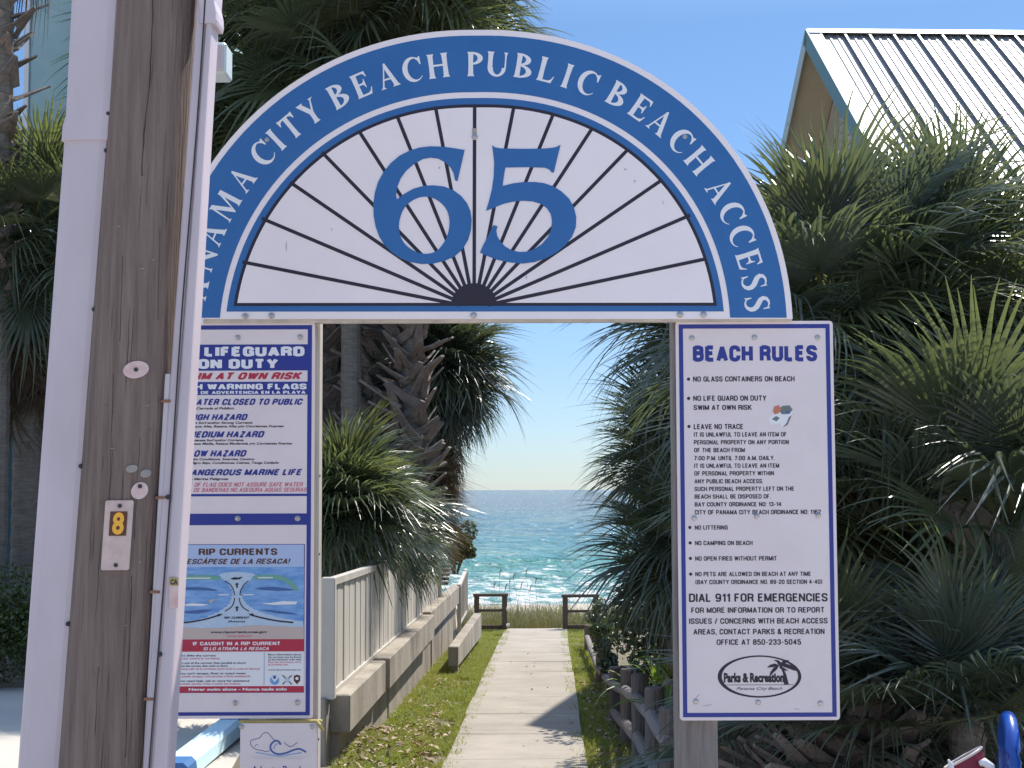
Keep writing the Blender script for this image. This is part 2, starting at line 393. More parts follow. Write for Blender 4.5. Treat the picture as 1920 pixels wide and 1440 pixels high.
# ================================================================= PRINTED SIGNS
def poly_faces(bm, loops, y, mi=0):
    """flat filled shape in an x-z plane at depth y, facing the viewer (-y). loops: lists of (x,z)"""
    L3 = [[Vector((p[0], p[1], 0)) for p in lp] for lp in loops]
    tris = tessellate_polygon(L3)
    flat = [p for lp in L3 for p in lp]
    vs = [bm.verts.new((p.x, y, p.y)) for p in flat]
    for t in tris:
        try: f = bm.faces.new([vs[i] for i in t])
        except ValueError: continue
        f.normal_update()
        if f.normal.y > 0: f.normal_flip()
        f.material_index = mi
def prism(bm, loops, y0, y1, mi=0):
    poly_faces(bm, loops, y0, mi)
    for lp in loops:
        a_ = [bm.verts.new((p[0], y0, p[1])) for p in lp]; b_ = [bm.verts.new((p[0], y1, p[1])) for p in lp]
        for i in range(len(lp)):
            j = (i + 1) % len(lp)
            bm.faces.new((a_[i], a_[j], b_[j], b_[i])).material_index = mi
    n0 = len(bm.faces); poly_faces(bm, loops, y1, mi)
    bm.faces.ensure_lookup_table()
    for f in bm.faces[n0:]: f.normal_flip()
def rrect(x0, x1, z0, z1, r, n=4):
    out = []
    for cx, cz, a0 in ((x1 - r, z1 - r, 0), (x0 + r, z1 - r, 90), (x0 + r, z0 + r, 180), (x1 - r, z0 + r, 270)):
        for k in range(n + 1):
            t = math.radians(a0 + 90 * k / n); out.append((cx + r * math.cos(t), cz + r * math.sin(t)))
    return out

# plain gothic capitals as centre-line strokes in a unit cell: (width, strokes); a stroke is a list of (x,z), 'c' closes it
_O = [(0, .2), (0, .8), (.12, .94), (.36, 1), (.64, 1), (.88, .94), (1, .8), (1, .2), (.88, .06), (.64, 0), (.36, 0), (.12, .06), (0, .2)]
_S = [(1, .74), (1, .84), (.86, .96), (.62, 1), (.36, 1), (.12, .95), (0, .82), (0, .70), (.12, .58), (.5, .5), (.88, .42), (1, .30), (1, .18), (.88, .05), (.62, 0), (.36, 0), (.12, .05), (0, .18), (0, .28)]
GF = {
'A': (.60, [[(.0, -.08), (.5, 1.05)], [(1, -.08), (.5, 1.05)], [(.2, .27), (.8, .27)]]),
'B': (.54, [[(0, -.08), (0, 1.08)], [(0, 1), (.6, 1), (.9, .93), (.95, .8), (.93, .64), (.7, .54), (0, .54)], [(0, .54), (.7, .54), (.97, .42), (1, .27), (.93, .08), (.65, 0), (0, 0)]]),
'C': (.54, [[(1, .66), (1, .8), (.88, .94), (.64, 1), (.36, 1), (.12, .94), (0, .8), (0, .2), (.12, .06), (.36, 0), (.64, 0), (.88, .06), (1, .2), (1, .34)]]),
'D': (.55, [[(0, -.08), (0, 1.08)], [(0, 1), (.6, 1), (.88, .94), (1, .78), (1, .22), (.88, .06), (.6, 0), (0, 0)]]),
'E': (.46, [[(0, -.08), (0, 1.08)], [(0, 1), (1, 1)], [(0, .53), (.88, .53)], [(0, 0), (1.02, 0)]]),
'F': (.44, [[(0, -.08), (0, 1.08)], [(0, 1), (1, 1)], [(0, .51), (.88, .51)]]),
'G': (.55, [[(1, .68), (1, .8), (.88, .94), (.64, 1), (.36, 1), (.12, .94), (0, .8), (0, .2), (.12, .06), (.36, 0), (.64, 0), (.88, .06), (1, .2)], [(1, -.08), (1, .55)], [(.55, .48), (1.1, .48)]]),
'H': (.56, [[(0, -.08), (0, 1.08)], [(1, -.08), (1, 1.08)], [(0, .5), (1, .5)]]),
'I': (.0, [[(0, -.08), (0, 1.08)]]),
'J': (.45, [[(1, 1.08), (1, .2), (.85, .04), (.5, 0), (.15, .04), (0, .2), (0, .35)]]),
'K': (.56, [[(0, -.08), (0, 1.08)], [(1, 1.08), (.08, .38)], [(.36, .58), (1.02, -.08)]]),
'L': (.43, [[(0, -.08), (0, 1.08)], [(0, 0), (1, 0)]]),
'M': (.70, [[(0, -.08), (0, 1.08)], [(1, -.08), (1, 1.08)], [(0, 1.02), (.5, 0)], [(1, 1.02), (.5, 0)]]),
'N': (.56, [[(0, -.08), (0, 1.08)], [(1, -.08), (1, 1.08)], [(0, 1.04), (1, -.04)]]),
'O': (.55, [_O]),
'P': (.52, [[(0, -.08), (0, 1.08)], [(0, 1), (.62, 1), (.92, .93), (1, .78), (1, .66), (.92, .51), (.62, .44), (0, .44)]]),
'Q': (.55, [_O, [(.6, .25), (1.05, -.08)]]),
'R': (.54, [[(0, -.08), (0, 1.08)], [(0, 1), (.62, 1), (.92, .93), (1, .78), (1, .68), (.92, .55), (.62, .48), (0, .48)], [(.55, .48), (.86, .40), (.95, .25), (1.0, -.08)]]),
'S': (.52, [_S]),
'T': (.54, [[(.5, -.08), (.5, 1)], [(-.05, 1), (1.05, 1)]]),
'U': (.55, [[(0, 1.08), (0, .2), (.12, .06), (.36, 0), (.64, 0), (.88, .06), (1, .2), (1, 1.08)]]),
'V': (.60, [[(0, 1.08), (.5, -.05)], [(1, 1.08), (.5, -.05)]]),
'W': (.82, [[(0, 1.08), (.25, -.05)], [(.5, 1.0), (.25, -.05)], [(.5, 1.0), (.75, -.05)], [(1, 1.08), (.75, -.05)]]),
'X': (.58, [[(0, 1.08), (1, -.08)], [(1, 1.08), (0, -.08)]]),
'Y': (.60, [[(0, 1.08), (.5, .45)], [(1, 1.08), (.5, .45)], [(.5, .5), (.5, -.08)]]),
'Z': (.50, [[(0, 1), (1.02, 1)], [(1, 1), (0, 0)], [(-.02, 0), (1.04, 0)]]),
'0': (.50, [_O]), '1': (.24, [[(1, -.08), (1, 1.08)], [(1, .98), (0, .74)]]),
'2': (.50, [[(0, .7), (0, .82), (.14, .95), (.4, 1), (.65, 1), (.88, .94), (1, .8), (.98, .62), (.8, .46), (.2, .2), (0, .02)], [(-.04, 0), (1.04, 0)]]),
'3': (.50, [[(0, .76), (.05, .9), (.3, 1), (.65, 1), (.93, .92), (.98, .76), (.92, .62), (.7, .54), (.4, .53)], [(.4, .53), (.72, .51), (.95, .42), (1, .25), (.93, .08), (.65, 0), (.3, 0), (.06, .09), (0, .25)]]),
'4': (.52, [[(.75, -.08), (.75, 1.08)], [(.75, 1.02), (0, .3)], [(-.04, .26), (1.1, .26)]]),
'5': (.50, [[(.95, 1), (.1, 1)], [(.1, 1.06), (.03, .5)], [(.03, .55), (.35, .63), (.65, .62), (.92, .54), (1, .38), (1, .22), (.92, .07), (.65, 0), (.33, 0), (.08, .08), (0, .25)]]),
'6': (.50, [[(.95, .8), (.85, .95), (.6, 1), (.36, 1), (.12, .94), (0, .8), (0, .2), (.12, .06), (.36, 0), (.64, 0), (.88, .06), (1, .2), (1, .4), (.88, .54), (.64, .59), (.3, .58), (.04, .46)]]),
'7': (.48, [[(-.04, 1), (1.04, 1)], [(1, 1), (.55, .5), (.35, -.08)]]),
'8': (.50, [[(.5, .54), (.2, .58), (.04, .7), (.04, .84), (.2, .97), (.5, 1), (.8, .97), (.96, .84), (.96, .7), (.8, .58), (.5, .54), (.15, .48), (0, .34), (0, .16), (.15, .03), (.5, 0), (.85, .03), (1, .16), (1, .34), (.85, .48), (.5, .54)]]),
'9': (.50, [[(.05, .2), (.15, .05), (.4, 0), (.64, 0), (.88, .06), (1, .2), (1, .8), (.88, .94), (.64, 1), (.36, 1), (.12, .94), (0, .8), (0, .6), (.12, .46), (.36, .41), (.7, .42), (.96, .54)]]),
'.': (.0, [[(0, -.08), (0, .06)]]), ',': (.05, [[(1, .06), (0, -.2)]]), ':': (.0, [[(0, -.02), (0, .12)], [(0, .62), (0, .76)]]),
'-': (.26, [[(0, .42), (1, .42)]]), '/': (.34, [[(0, -.08), (1, 1.08)]]), '!': (.0, [[(0, .3), (0, 1.08)], [(0, -.08), (0, .06)]]),
'(': (.16, [[(1, 1.1), (.2, .85), (0, .5), (.2, .15), (1, -.1)]]), ')': (.16, [[(0, 1.1), (.8, .85), (1, .5), (.8, .15), (0, -.1)]]),
'&': (.58, [[(1.05, -.08), (.2, .72), (.18, .88), (.32, 1), (.55, 1), (.7, .88), (.66, .72), (.1, .38), (0, .2), (.12, .04), (.4, 0), (.7, .08), (.95, .42)]]),
}
GF['\u00c1'] = (.60, GF['A'][1] + [[(.42, 1.18), (.66, 1.36)]])
NW = .84
def gothic(body, x0, x1, z0, z1, y, mi, bm, t=.17, shear=0, gap=.075, space=.36):
    n = 0; x = 0; items = []
    for ch in body:
        if ch == ' ': x += space; continue
        wd, st = GF[ch]; items.append((x, wd, st)); x += wd * NW + t + gap
    tot = x - gap; H = z1 - z0; sx = (x1 - x0) / (tot + shear * .9)
    for k_, (xo, wd, st) in enumerate(items):
        for j, s_ in enumerate(st):
            pts = []
            for a_, b_ in s_:
                zz = t / 2 + b_ * (1 - t); zz = min(max(zz, 0 if b_ > -.15 else -.2), 1.0 if b_ < 1.09 else 1.1)
                if b_ > 1.09: zz = t / 2 + b_ * (1 - t)
                pts.append((xo + t / 2 + a_ * wd * NW, zz))
            # offset in the unmapped frame, then map, so that horizontal strokes keep their weight
            m_ = len(pts); prev = None
            for i in range(m_):
                def dirn(i0, i1):
                    v = Vector(pts[i1]) - Vector(pts[i0]); return v.normalized() if v.length > 0 else Vector((1, 0))
                closed = pts[0] == pts[-1] and m_ > 3
                if 0 < i < m_ - 1: d1, d2 = dirn(i - 1, i), dirn(i, i + 1)
                elif closed: d1, d2 = dirn(m_ - 2, m_ - 1), dirn(0, 1)
                else: d1 = d2 = dirn(0, 1) if i == 0 else dirn(m_ - 2, m_ - 1)
                d = (d1 + d2).normalized(); c_ = max(.5, d.dot(d1)); nn = Vector((-d.y, d.x)) * (t / 2 / c_); p = Vector(pts[i])
                cur = []
                for q_ in (p + nn, p - nn):
                    cur.append(bm.verts.new((x0 + (q_.x + shear * q_.y) * sx, y - .00006 * j - .00003 * (k_ % 2), z0 + q_.y * H)))
                if prev:
                    f = bm.faces.new((prev[0], prev[1], cur[1], cur[0])); f.normal_update()
                    if f.normal.y > 0: f.normal_flip()
                    f.material_index = mi
                prev = cur
def line(tgt, pl, body, px0, px1, pt, pb, y, mi=0, off=.02, shear=0, cap=True, t=None):
    """one printed line as a part of its own; tgt = (parent, materials) or a bmesh"""
    a0, a1, b0, b1 = pl.rect(px0, pt, px1, pb)
    own = isinstance(tgt, tuple); bm = bmesh.new() if own else tgt
    if all(c in GF or c == ' ' for c in body): gothic(body, a0, a1, b0, b1, y, mi, bm, t or (.15 + off * 1.2), shear)
    else: text_into(bm, body, a0, a1, b0, b1, y, mi, off, shear, cap)
    if own: return bm_obj('lettering', bm, tgt[1][mi] if isinstance(tgt[1], list) else tgt[1], tgt[0]) if not isinstance(tgt[1], list) else one_mat(bm, tgt[1][mi], tgt[0])
def one_mat(bm, m_, parent):
    for f in bm.faces: f.material_index = 0
    return bm_obj('lettering', bm, m_, parent)
class Plane:
    """a vertical sheet at depth Y; q() turns a point of it seen at pixel (px,py) into (x,z)"""
    def __init__(s, Y): s.Y = Y
    def q(s, px, py):
        p = U(px, py, s.Y); return (p.x, p.z)
    def rect(s, px0, py0, px1, py1):
        xm, ym = (px0 + px1) / 2, (py0 + py1) / 2
        return s.q(px0, ym)[0], s.q(px1, ym)[0], s.q(xm, py1)[1], s.q(xm, py0)[1]
    def rectpoly(s, px0, py0, px1, py1):
        x0, x1, z0, z1 = s.rect(px0, py0, px1, py1); return [(x0, z0), (x1, z0), (x1, z1), (x0, z1)]

_tc = {}
def text_mesh(body, offset=0.0, shear=0.0):
    k = (body, offset, shear)
    if k in _tc: return _tc[k]
    cu = bpy.data.curves.new('lettering', 'FONT'); cu.body = body; cu.fill_mode = 'FRONT'
    cu.offset = offset; cu.shear = shear; cu.size = 1; cu.resolution_u = 3
    o = bpy.data.objects.new('t', cu); C.objects.link(o)
    dg = bpy.context.evaluated_depsgraph_get(); dg.update()
    me = bpy.data.meshes.new_from_object(o.evaluated_get(dg))
    v = np.array([tuple(p.co) for p in me.vertices]); f = [tuple(p.vertices) for p in me.polygons]
    bpy.data.objects.remove(o); bpy.data.curves.remove(cu); bpy.data.meshes.remove(me)
    _tc[k] = (v, f)
    return v, f
def text_into(bm, body, x0, x1, z0, z1, y, mi=0, offset=.02, shear=0, capfit=True):
    """fit the lettering's own outline to the given box"""
    v, f = text_mesh(body, offset, shear)
    if capfit:     # cap height from a plain capital, so that descenders hang below the box
        vc, _ = text_mesh('H', offset, 0); lo, hi = vc[:, 1].min(), vc[:, 1].max()
    else: lo, hi = v[:, 1].min(), v[:, 1].max()
    sx = (x1 - x0) / (v[:, 0].max() - v[:, 0].min()); sz = (z1 - z0) / (hi - lo)
    X = x0 + (v[:, 0] - v[:, 0].min()) * sx; Z = z0 + (v[:, 1] - lo) * sz
    bv = [bm.verts.new((X[i], y, Z[i])) for i in range(len(v))]
    for p in f:
        try: fc = bm.faces.new([bv[i] for i in p])
        except ValueError: continue
        fc.normal_update()
        if fc.normal.y > 0: fc.normal_flip()
        fc.material_index = mi

def stroke_poly(pts, wd, taper=None):
    """closed outline of a line of given width through 2-D points"""
    n = len(pts); L_, R_ = [], []
    for i in range(n):
        a_, b_ = Vector(pts[max(i - 1, 0)]), Vector(pts[min(i + 1, n - 1)])
        d = (b_ - a_).normalized(); nn = Vector((-d.y, d.x)); w_ = wd[i] if isinstance(wd, (list, tuple)) else wd
        p = Vector(pts[i]); L_.append(tuple(p + nn * w_ / 2)); R_.append(tuple(p - nn * w_ / 2))
    return L_ + R_[::-1]
def strip_faces(bm, pts, wd, y, mi=0):
    n = len(pts); prev = None
    for i in range(n):
        a_, b_ = Vector(pts[max(i - 1, 0)]), Vector(pts[min(i + 1, n - 1)])
        d = (b_ - a_).normalized(); nn = Vector((-d.y, d.x)); w_ = wd[i] if isinstance(wd, (list, tuple)) else wd
        p = Vector(pts[i]); l, r = p + nn * w_ / 2, p - nn * w_ / 2
        cur = (bm.verts.new((l.x, y, l.y)), bm.verts.new((r.x, y, r.y)))
        if prev:
            f = bm.faces.new((prev[0], prev[1], cur[1], cur[0])); f.normal_update()
            if f.normal.y > 0: f.normal_flip()
            f.material_index = mi
        prev = cur
def bolt_mesh():
    bm = bmesh.new()
    prof = [(0, -.006), (.0035, -.0058), (.0035, -.0075), (.0065, -.007), (.0078, -.004), (.0085, -.0028), (.0105, -.0022), (.0108, 0)]
    n = 14; rings = [[bm.verts.new((r * math.cos(2 * PI * k / n), y, r * math.sin(2 * PI * k / n))) for k in range(n)] for r, y in prof[1:]]
    for a_, b_ in zip(rings, rings[1:]):
        for k in range(n): bm.faces.new((a_[k], a_[(k + 1) % n], b_[(k + 1) % n], b_[k]))
    bm.faces.new(rings[0])
    bmesh.ops.recalc_face_normals(bm, faces=bm.faces)
    me = bpy.data.meshes.new('bolt'); bm.to_mesh(me); bm.free(); me.materials.append(M['steel'])
    return me
BOLT = bolt_mesh()
def bolts(pl, pts, y, parent, s=1.0):
    for px, py in pts:
        x, z = pl.q(px, py)
        o = me_obj('bolt', BOLT, parent, Matrix.Translation((x, y, z)) @ Matrix.Rotation(random.random() * 6, 4, 'Y') @ Matrix.Scale(s, 4))

# ---------------------------------------------------------------- the arch sign
AY = 5.66
pa = Plane(AY)
# shape of the arch in a flat frame of "sign units" (1 unit = width of 1 photo pixel on the sheet)
def arch_pt(ang, R):
    t = math.radians(ang); s2 = abs(math.sin(2 * t)) ** 1.3
    r = R + (16 if ang < 90 else 7) * s2
    return pa.q(890 + r * math.cos(t), 653 - r * math.sin(t))
def arch_angle_at_base(R, ybase, side):
    # angle where the curve of radius R meets the level ybase
    ang = math.degrees(math.asin((653 - ybase) / R)); return ang if side > 0 else 180 - ang
def arc_region(R, ybase, n=72):
    a0, a1 = arch_angle_at_base(R, ybase, 1), arch_angle_at_base(R, ybase, -1)
    return [arch_pt(a0 + (a1 - a0) * k / n, R) for k in range(n + 1)]
arch = thing('beach_access_arch_sign', 'big blue and white half-round sign with black sunburst and number 65 over the walk', 'sign', (0, 0, 0))
bm = bmesh.new()
prism(bm, [arc_region(597, 598)], AY, AY + .019)
# tan cut edge of the board along its foot and outer rim
bm_obj('board', bm, M['arch_white'], arch)
bm = bmesh.new()
ro, ri = arc_region(586, 596), arc_region(480, 596)
poly_faces(bm, [ro + ri[::-1]], AY - .0010)
bm_obj('blue_band', bm, M['sign_blue'], arch)
bm = bmesh.new(); poly_faces(bm, [arc_region(469, 584.5)], AY - .0010); bm_obj('blue_ring', bm, M['sign_blue'], arch)
bm = bmesh.new(); poly_faces(bm, [arc_region(457, 574)], AY - .0018); bm_obj('black_outline', bm, M['black'], arch)
bm = bmesh.new(); poly_faces(bm, [arc_region(451, 568.5)], AY - .0026); bm_obj('white_fan_panel', bm, M['arch_white'], arch)
ends = [(458, 492), (494, 411), (547, 344), (606, 288), (675, 249), (746, 221), (817, 203), (890, 199), (963, 203), (1035, 220), (1107, 246), (1173, 285), (1239, 339), (1291, 405), (1322, 486)]
bm = bmesh.new()
for i, (ex, ey) in enumerate(ends):
    tx = 889 + (ex - 889) * .03; ty = 576
    p0, p1 = Vector(pa.q(ex, ey)), Vector(pa.q(tx + (ex - 889) * .03, ty - (576 - ey) * .05))
    d = (p1 - p0).normalized(); n_ = Vector((-d.y, d.x)) * .0068
    p0 -= d * .006
    poly_faces(bm, [[tuple(p0 + n_), tuple(p0 - n_), tuple(p1 - n_), tuple(p1 + n_)]], AY - .0033 - .0001 * (i % 3))
hub = [pa.q(889 + 43 * math.cos(math.radians(t)), 571 - 40 * math.sin(math.radians(t))) for t in range(0, 181, 9)]
hub = [pa.q(950, 571)] + hub + [pa.q(828, 571)]
poly_faces(bm, [hub], AY - .0038)
bm_obj('sunburst', bm, M['black'], arch)

six = [(1005,175),(905,160),(780,142),(650,138),(540,150),(430,183),(330,235),(240,310),(165,400),(105,510),(72,620),(56,740),(60,860),(80,970),(115,1070),(170,1160),(250,1240),(340,1300),(440,1340),(560,1360),(680,1355),(800,1325),(900,1280),(980,1210),(1040,1110),(1070,1010),(1078,900),(1065,810),(1030,730),(970,655),(890,595),(790,555),(680,543),(580,548),(470,580),(380,630),(300,688),(293,640),(305,560),(340,470),(400,390),(480,320),(570,270),(650,256),(730,266),(800,303),(860,360),(890,420),(905,490),(930,500),(960,370)]
six_h = [(600,660),(520,672),(440,715),(380,775),(340,860),(322,960),(335,1060),(375,1140),(440,1200),(520,1240),(600,1255),(680,1240),(740,1200),(800,1120),(835,1030),(848,930),(835,840),(800,770),(740,710),(670,672)]
five = [(182,128),(215,150),(270,160),(500,165),(700,162),(800,155),(850,145),(892,122),(860,250),(822,410),(800,410),(775,378),(730,360),(600,355),(450,355),(320,358),(308,420),(290,550),(400,522),(500,510),(620,508),(720,520),(820,555),(900,605),(980,680),(1030,770),(1055,870),(1050,980),(1010,1080),(940,1165),(850,1240),(740,1300),(620,1340),(500,1355),(380,1345),(250,1320),(140,1280),(55,1240),(90,1160),(140,1070),(195,955),(238,968),(225,1010),(235,1070),(270,1130),(320,1180),(380,1215),(460,1235),(540,1232),(620,1205),(700,1150),(760,1080),(795,1000),(803,910),(790,840),(750,780),(690,735),(600,710),(500,703),(400,712),(300,735),(210,770),(118,808),(150,700),(180,580),(198,450),(203,300)]
bm = bmesh.new()
prism(bm, [[pa.q(690 + x / 5.54, 250 + y / 5.54) for x, y in six], [pa.q(690 + x / 5.54, 250 + y / 5.54) for x, y in catmull(six_h, 2)]], AY - .0055, AY - .0035)
bm_obj('numeral_six', bm, M['sign_blue'], arch)
bm = bmesh.new()
prism(bm, [[pa.q(890 + x / 5.54, 250 + y / 5.54) for x, y in five]], AY - .0055, AY - .0035)
bm_obj('numeral_five', bm, M['sign_blue'], arch)

# serif capitals, drawn stroke by stroke (cap height 1)
def stem(x, w_=.21, z0=0, z1=1, s=.055, top=True, bot=True):
    p = []
    if bot: p += [(x - s, z0), (x + w_ + s, z0), (x + w_ + .008, z0 + .085)]
    else: p += [(x, z0), (x + w_, z0)]
    p += [(x + w_ - .006, (z0 + z1) / 2)]
    if top: p += [(x + w_ + .008, z1 - .085), (x + w_ + s, z1), (x - s, z1), (x - .008, z1 - .085)]
    else: p += [(x + w_, z1), (x, z1)]
    p += [(x + .006, (z0 + z1) / 2)]
    if bot: p += [(x - .008, z0 + .085)]
    return p
def crescent(cx, cz, rx, rz, ix, iz, dx, a0, a1, n=16):
    o_ = [(cx + rx * math.cos(math.radians(a0 + (a1 - a0) * k / n)), cz + rz * math.sin(math.radians(a0 + (a1 - a0) * k / n))) for k in range(n + 1)]
    i_ = [(cx + dx + ix * math.cos(math.radians(a0 + (a1 - a0) * k / n)), cz + iz * math.sin(math.radians(a0 + (a1 - a0) * k / n))) for k in range(n + 1)]
    return o_ + i_[::-1]
def vstroke(pts, ws): return stroke_poly(pts, ws)
G = {}
G['I'] = (.33, [stem(.06)])
G['P'] = (.72, [stem(.06), crescent(.2, .735, .50, .265, .27, .185, .0, -90, 90)])
G['B'] = (.80, [stem(.06), crescent(.2, .755, .48, .245, .25, .175, 0, -90, 90), crescent(.2, .275, .58, .275, .33, .20, 0, -90, 90)])
G['L'] = (.76, [stem(.06), [(.2, 0), (.66, 0), (.76, .30), (.72, .30), (.64, .15), (.52, .085), (.2, .085)]])
G['E'] = (.78, [stem(.06), [(.2, 0), (.68, 0), (.78, .28), (.74, .28), (.66, .14), (.54, .085), (.2, .085)],
                [(.2, .915), (.54, .915), (.62, .87), (.67, .76), (.71, .76), (.69, 1.0), (.2, 1.0)],
                [(.2, .475), (.42, .475), (.50, .42), (.52, .33), (.56, .33), (.56, .70), (.52, .70), (.50, .60), (.42, .555), (.2, .555)]])
G['H'] = (.98, [stem(.06), stem(.68), [(.22, .475), (.72, .475), (.72, .555), (.22, .555)]])
G['T'] = (.80, [stem(.295, top=False, z1=.93), [(.0, 1.02), (.03, .74), (.07, .74), (.12, .86), (.22, .91), (.58, .91), (.68, .86), (.73, .74), (.77, .74), (.80, 1.02), (.72, .99), (.08, .99)]])
G['Y'] = (.90, [stem(.34, top=False, z1=.48), [(-.02, 1), (.02, .95), (.34, .44), (.55, .44), (.55, .50), (.27, .94), (.33, 1)], [(.62, 1), (.67, .93), (.47, .50), (.52, .44), (.545, .44), (.74, .93), (.82, .97), (.86, 1)]])
G['A'] = (.92, [[(.0, 0), (.26, 0), (.17, .07), (.42, .88), (.47, 1.02), (.40, .98), (.10, .08)], [(.38, 1.0), (.47, 1.04), (.83, .08), (.92, 0), (.56, 0), (.62, .08), (.38, .84)], [(.18, .33), (.58, .33), (.56, .40), (.20, .40)]])
G['M'] = (1.2, [[(.0, 0), (.24, 0), (.17, .07), (.24, .94), (.16, .94), (.10, .07)], [(.08, 1), (.32, 1), (.68, .18), (.60, 0), (.56, 0), (.16, .90)], [(.56, 0), (.60, 0), (1.0, .93), (.92, 1.0), (.88, .93)], [(.86, 1), (1.09, 1), (1.13, .07), (1.20, 0), (.84, 0), (.91, .07), (.90, .8)]])
G['N'] = (1.02, [[(.0, 0), (.24, 0), (.17, .07), (.17, .94), (.10, .94), (.10, .07)], [(.0, 1), (.27, 1), (.90, .14), (.90, -.03), (.83, -.03), (.10, .90)], [(.83, -.02), (.90, -.02), (.90, .93), (.97, 1), (.75, 1), (.83, .93)]])
G['C'] = (.88, [crescent(.47, .5, .47, .52, .34, .44, .10, 52, 318, 24), [(.72, .93), (.86, 1.0), (.85, .66), (.80, .66), (.74, .82), (.62, .93)]])
G['U'] = (.98, [stem(.06, z0=.34, bot=False), crescent(.465, .36, .405, .38, .20, .29, .03, 180, 360, 18), stem(.80, .075, z0=.34, bot=False)])
G['S'] = (.68, [vstroke([(.62, .86), (.54, .94), (.42, .985), (.30, .975), (.18, .90), (.14, .78), (.20, .66), (.34, .56), (.48, .46), (.56, .34), (.57, .22), (.50, .09), (.38, .02), (.26, .01), (.14, .06), (.07, .16)],
                        [.04, .06, .075, .10, .15, .19, .21, .22, .22, .21, .19, .14, .10, .07, .06, .04]),
                [(.60, 1.0), (.63, 1.0), (.63, .72), (.59, .72), (.56, .90)], [(.03, 0), (.06, 0), (.12, .12), (.08, .30), (.04, .30)]])
letters = [('P', 6.6), ('A', 12.0), ('N', 18.3), ('A', 23.6), ('M', 29.8), ('A', 36.1), ('C', 42.6), ('I', 46.4), ('T', 50.3), ('Y', 55.3),
           ('B', 61.7), ('E', 66.8), ('A', 72.3), ('C', 77.4), ('H', 82.7), ('P', 90.1), ('U', 94.6), ('B', 99.9), ('L', 104.6), ('I', 108.8), ('C', 113.1),
           ('B', 119.5), ('E', 124.7), ('A', 129.5), ('C', 134.9), ('H', 140.2), ('A', 147.2), ('C', 152.3), ('C', 157.2), ('E', 162.1), ('S', 166.6), ('S', 171.0)]
wb = [6, 10, 15, 21, 26]; wi = 0
bm = bmesh.new()
for li, (ch, ang) in enumerate(letters):
    if li in wb: bm_obj('lettering', bm, M['palewhite'], arch); bm = bmesh.new()
    wd, polys = G[ch]
    a_ = 180 - ang; t = math.radians(a_); s2 = abs(math.sin(2 * t)) ** 1.3; bump_ = (16 if a_ < 90 else 7) * s2
    if 105 <= ang <= 118: bump_ -= 2
    rb = 510 + bump_; H = 45.5
    up = Vector((math.cos(t), -math.sin(t))); rt = Vector((math.sin(t), math.cos(t)))
    o_ = Vector((890, 653)) + up * rb
    for k, poly in enumerate(polys):
        pp = []
        for x, z in poly:
            p = o_ + rt * ((x - wd / 2) * H * .93) + up * (z * H); pp.append(pa.q(p.x, p.y))
        poly_faces(bm, [pp], AY - .0017 - .00012 * k)
bm_obj('lettering', bm, M['palewhite'], arch)
bolts(pa, [(460, 593), (509, 592), (888, 591.5), (1275, 590), (1319, 590), (890, 257)], AY - .0025, arch, 1.15)
bolts(pa, [(501, 262), (1284, 256)], AY - .0018, arch, .9)
# grey streaks on the white panel and a scrap of old tape over the middle spoke
bm = bmesh.new(); poly_faces(bm, [pa.rectpoly(885, 241, 894, 251)], AY - .0045); bm_obj('tape_scrap', bm, M['post_white'], arch)
M['smudge'] = mat('grey_smudge', (.50, .48, .50), .6)
for x, y, w_, h_ in ((537, 462, 3, 26), (622, 430, 3, 6), (987, 520, 3, 9), (824, 315, 4, 6), (1172, 318, 6, 5), (1190, 340, 5, 6), (1243, 380, 2, 10)):
    bm = bmesh.new(); poly_faces(bm, [[pa.q(x, y - h_ / 2), pa.q(x + w_ / 2, y), pa.q(x, y + h_ / 2), pa.q(x - w_ / 2, y)]], AY - .0031)
    bm_obj('smudge', bm, M['smudge'], arch)
# back board that carries the arch, its tan lower edge just visible
bm = bmesh.new()
x0, x1, z0, z1 = pa.rect(378, 598.3, 1487, 603)
box(bm, x0, x1, AY + .021, AY + .06, z0, z1 + .06, .002)
bm_obj('back_rail', bm, M['board_edge'], arch)

# ---------------------------------------------------------------- the two posts
def post(px0, px1, Y, depth, ztop, label, mt, group=None):
    t = thing('sign_post', label, 'post', (U((px0 + px1) / 2, 1000, Y).x, Y + depth / 2, gz(Y)), 0, group)
    x0, x1 = U(px0, 1000, Y).x, U(px1, 1000, Y).x; hw = (x1 - x0) / 2; H = ztop - gz(Y)
    bm = bmesh.new(); box(bm, -hw, hw, -depth / 2, depth / 2, -.3, H, .006); bm_obj('timber', bm, mt, t)
    return t, hw, H
ztop = pa.q(900, 400)[1]
pL, hwL, _ = post(497, 597.5, 5.735, .095, ztop, 'whitewashed timber post behind the lifeguard sign, left leg of the arch', M['post_white'])
pR, hwR, _ = post(1265, 1341, 5.735, .12, ztop, 'grey weathered timber post below the beach rules sign, right leg of the arch', M['log'])
bm = bmesh.new()
tube(bm, [(.0, -.0605, .0), (0, -.063, 0)], .012, 10); o = bm_obj('bolt_hole', bm, M['hole'], pR); o.location = (hwR * -.6, 0, 1.05)
for zz in (.55, 1.9, 2.2, 1.2):
    bm = bmesh.new(); tube(bm, [(hwL - .001, 0, 0), (hwL + .003, 0, 0)], .005, 6); o = bm_obj('nail', bm, M['hole'], pL); o.location = (0, random.uniform(-.03, 0), zz)

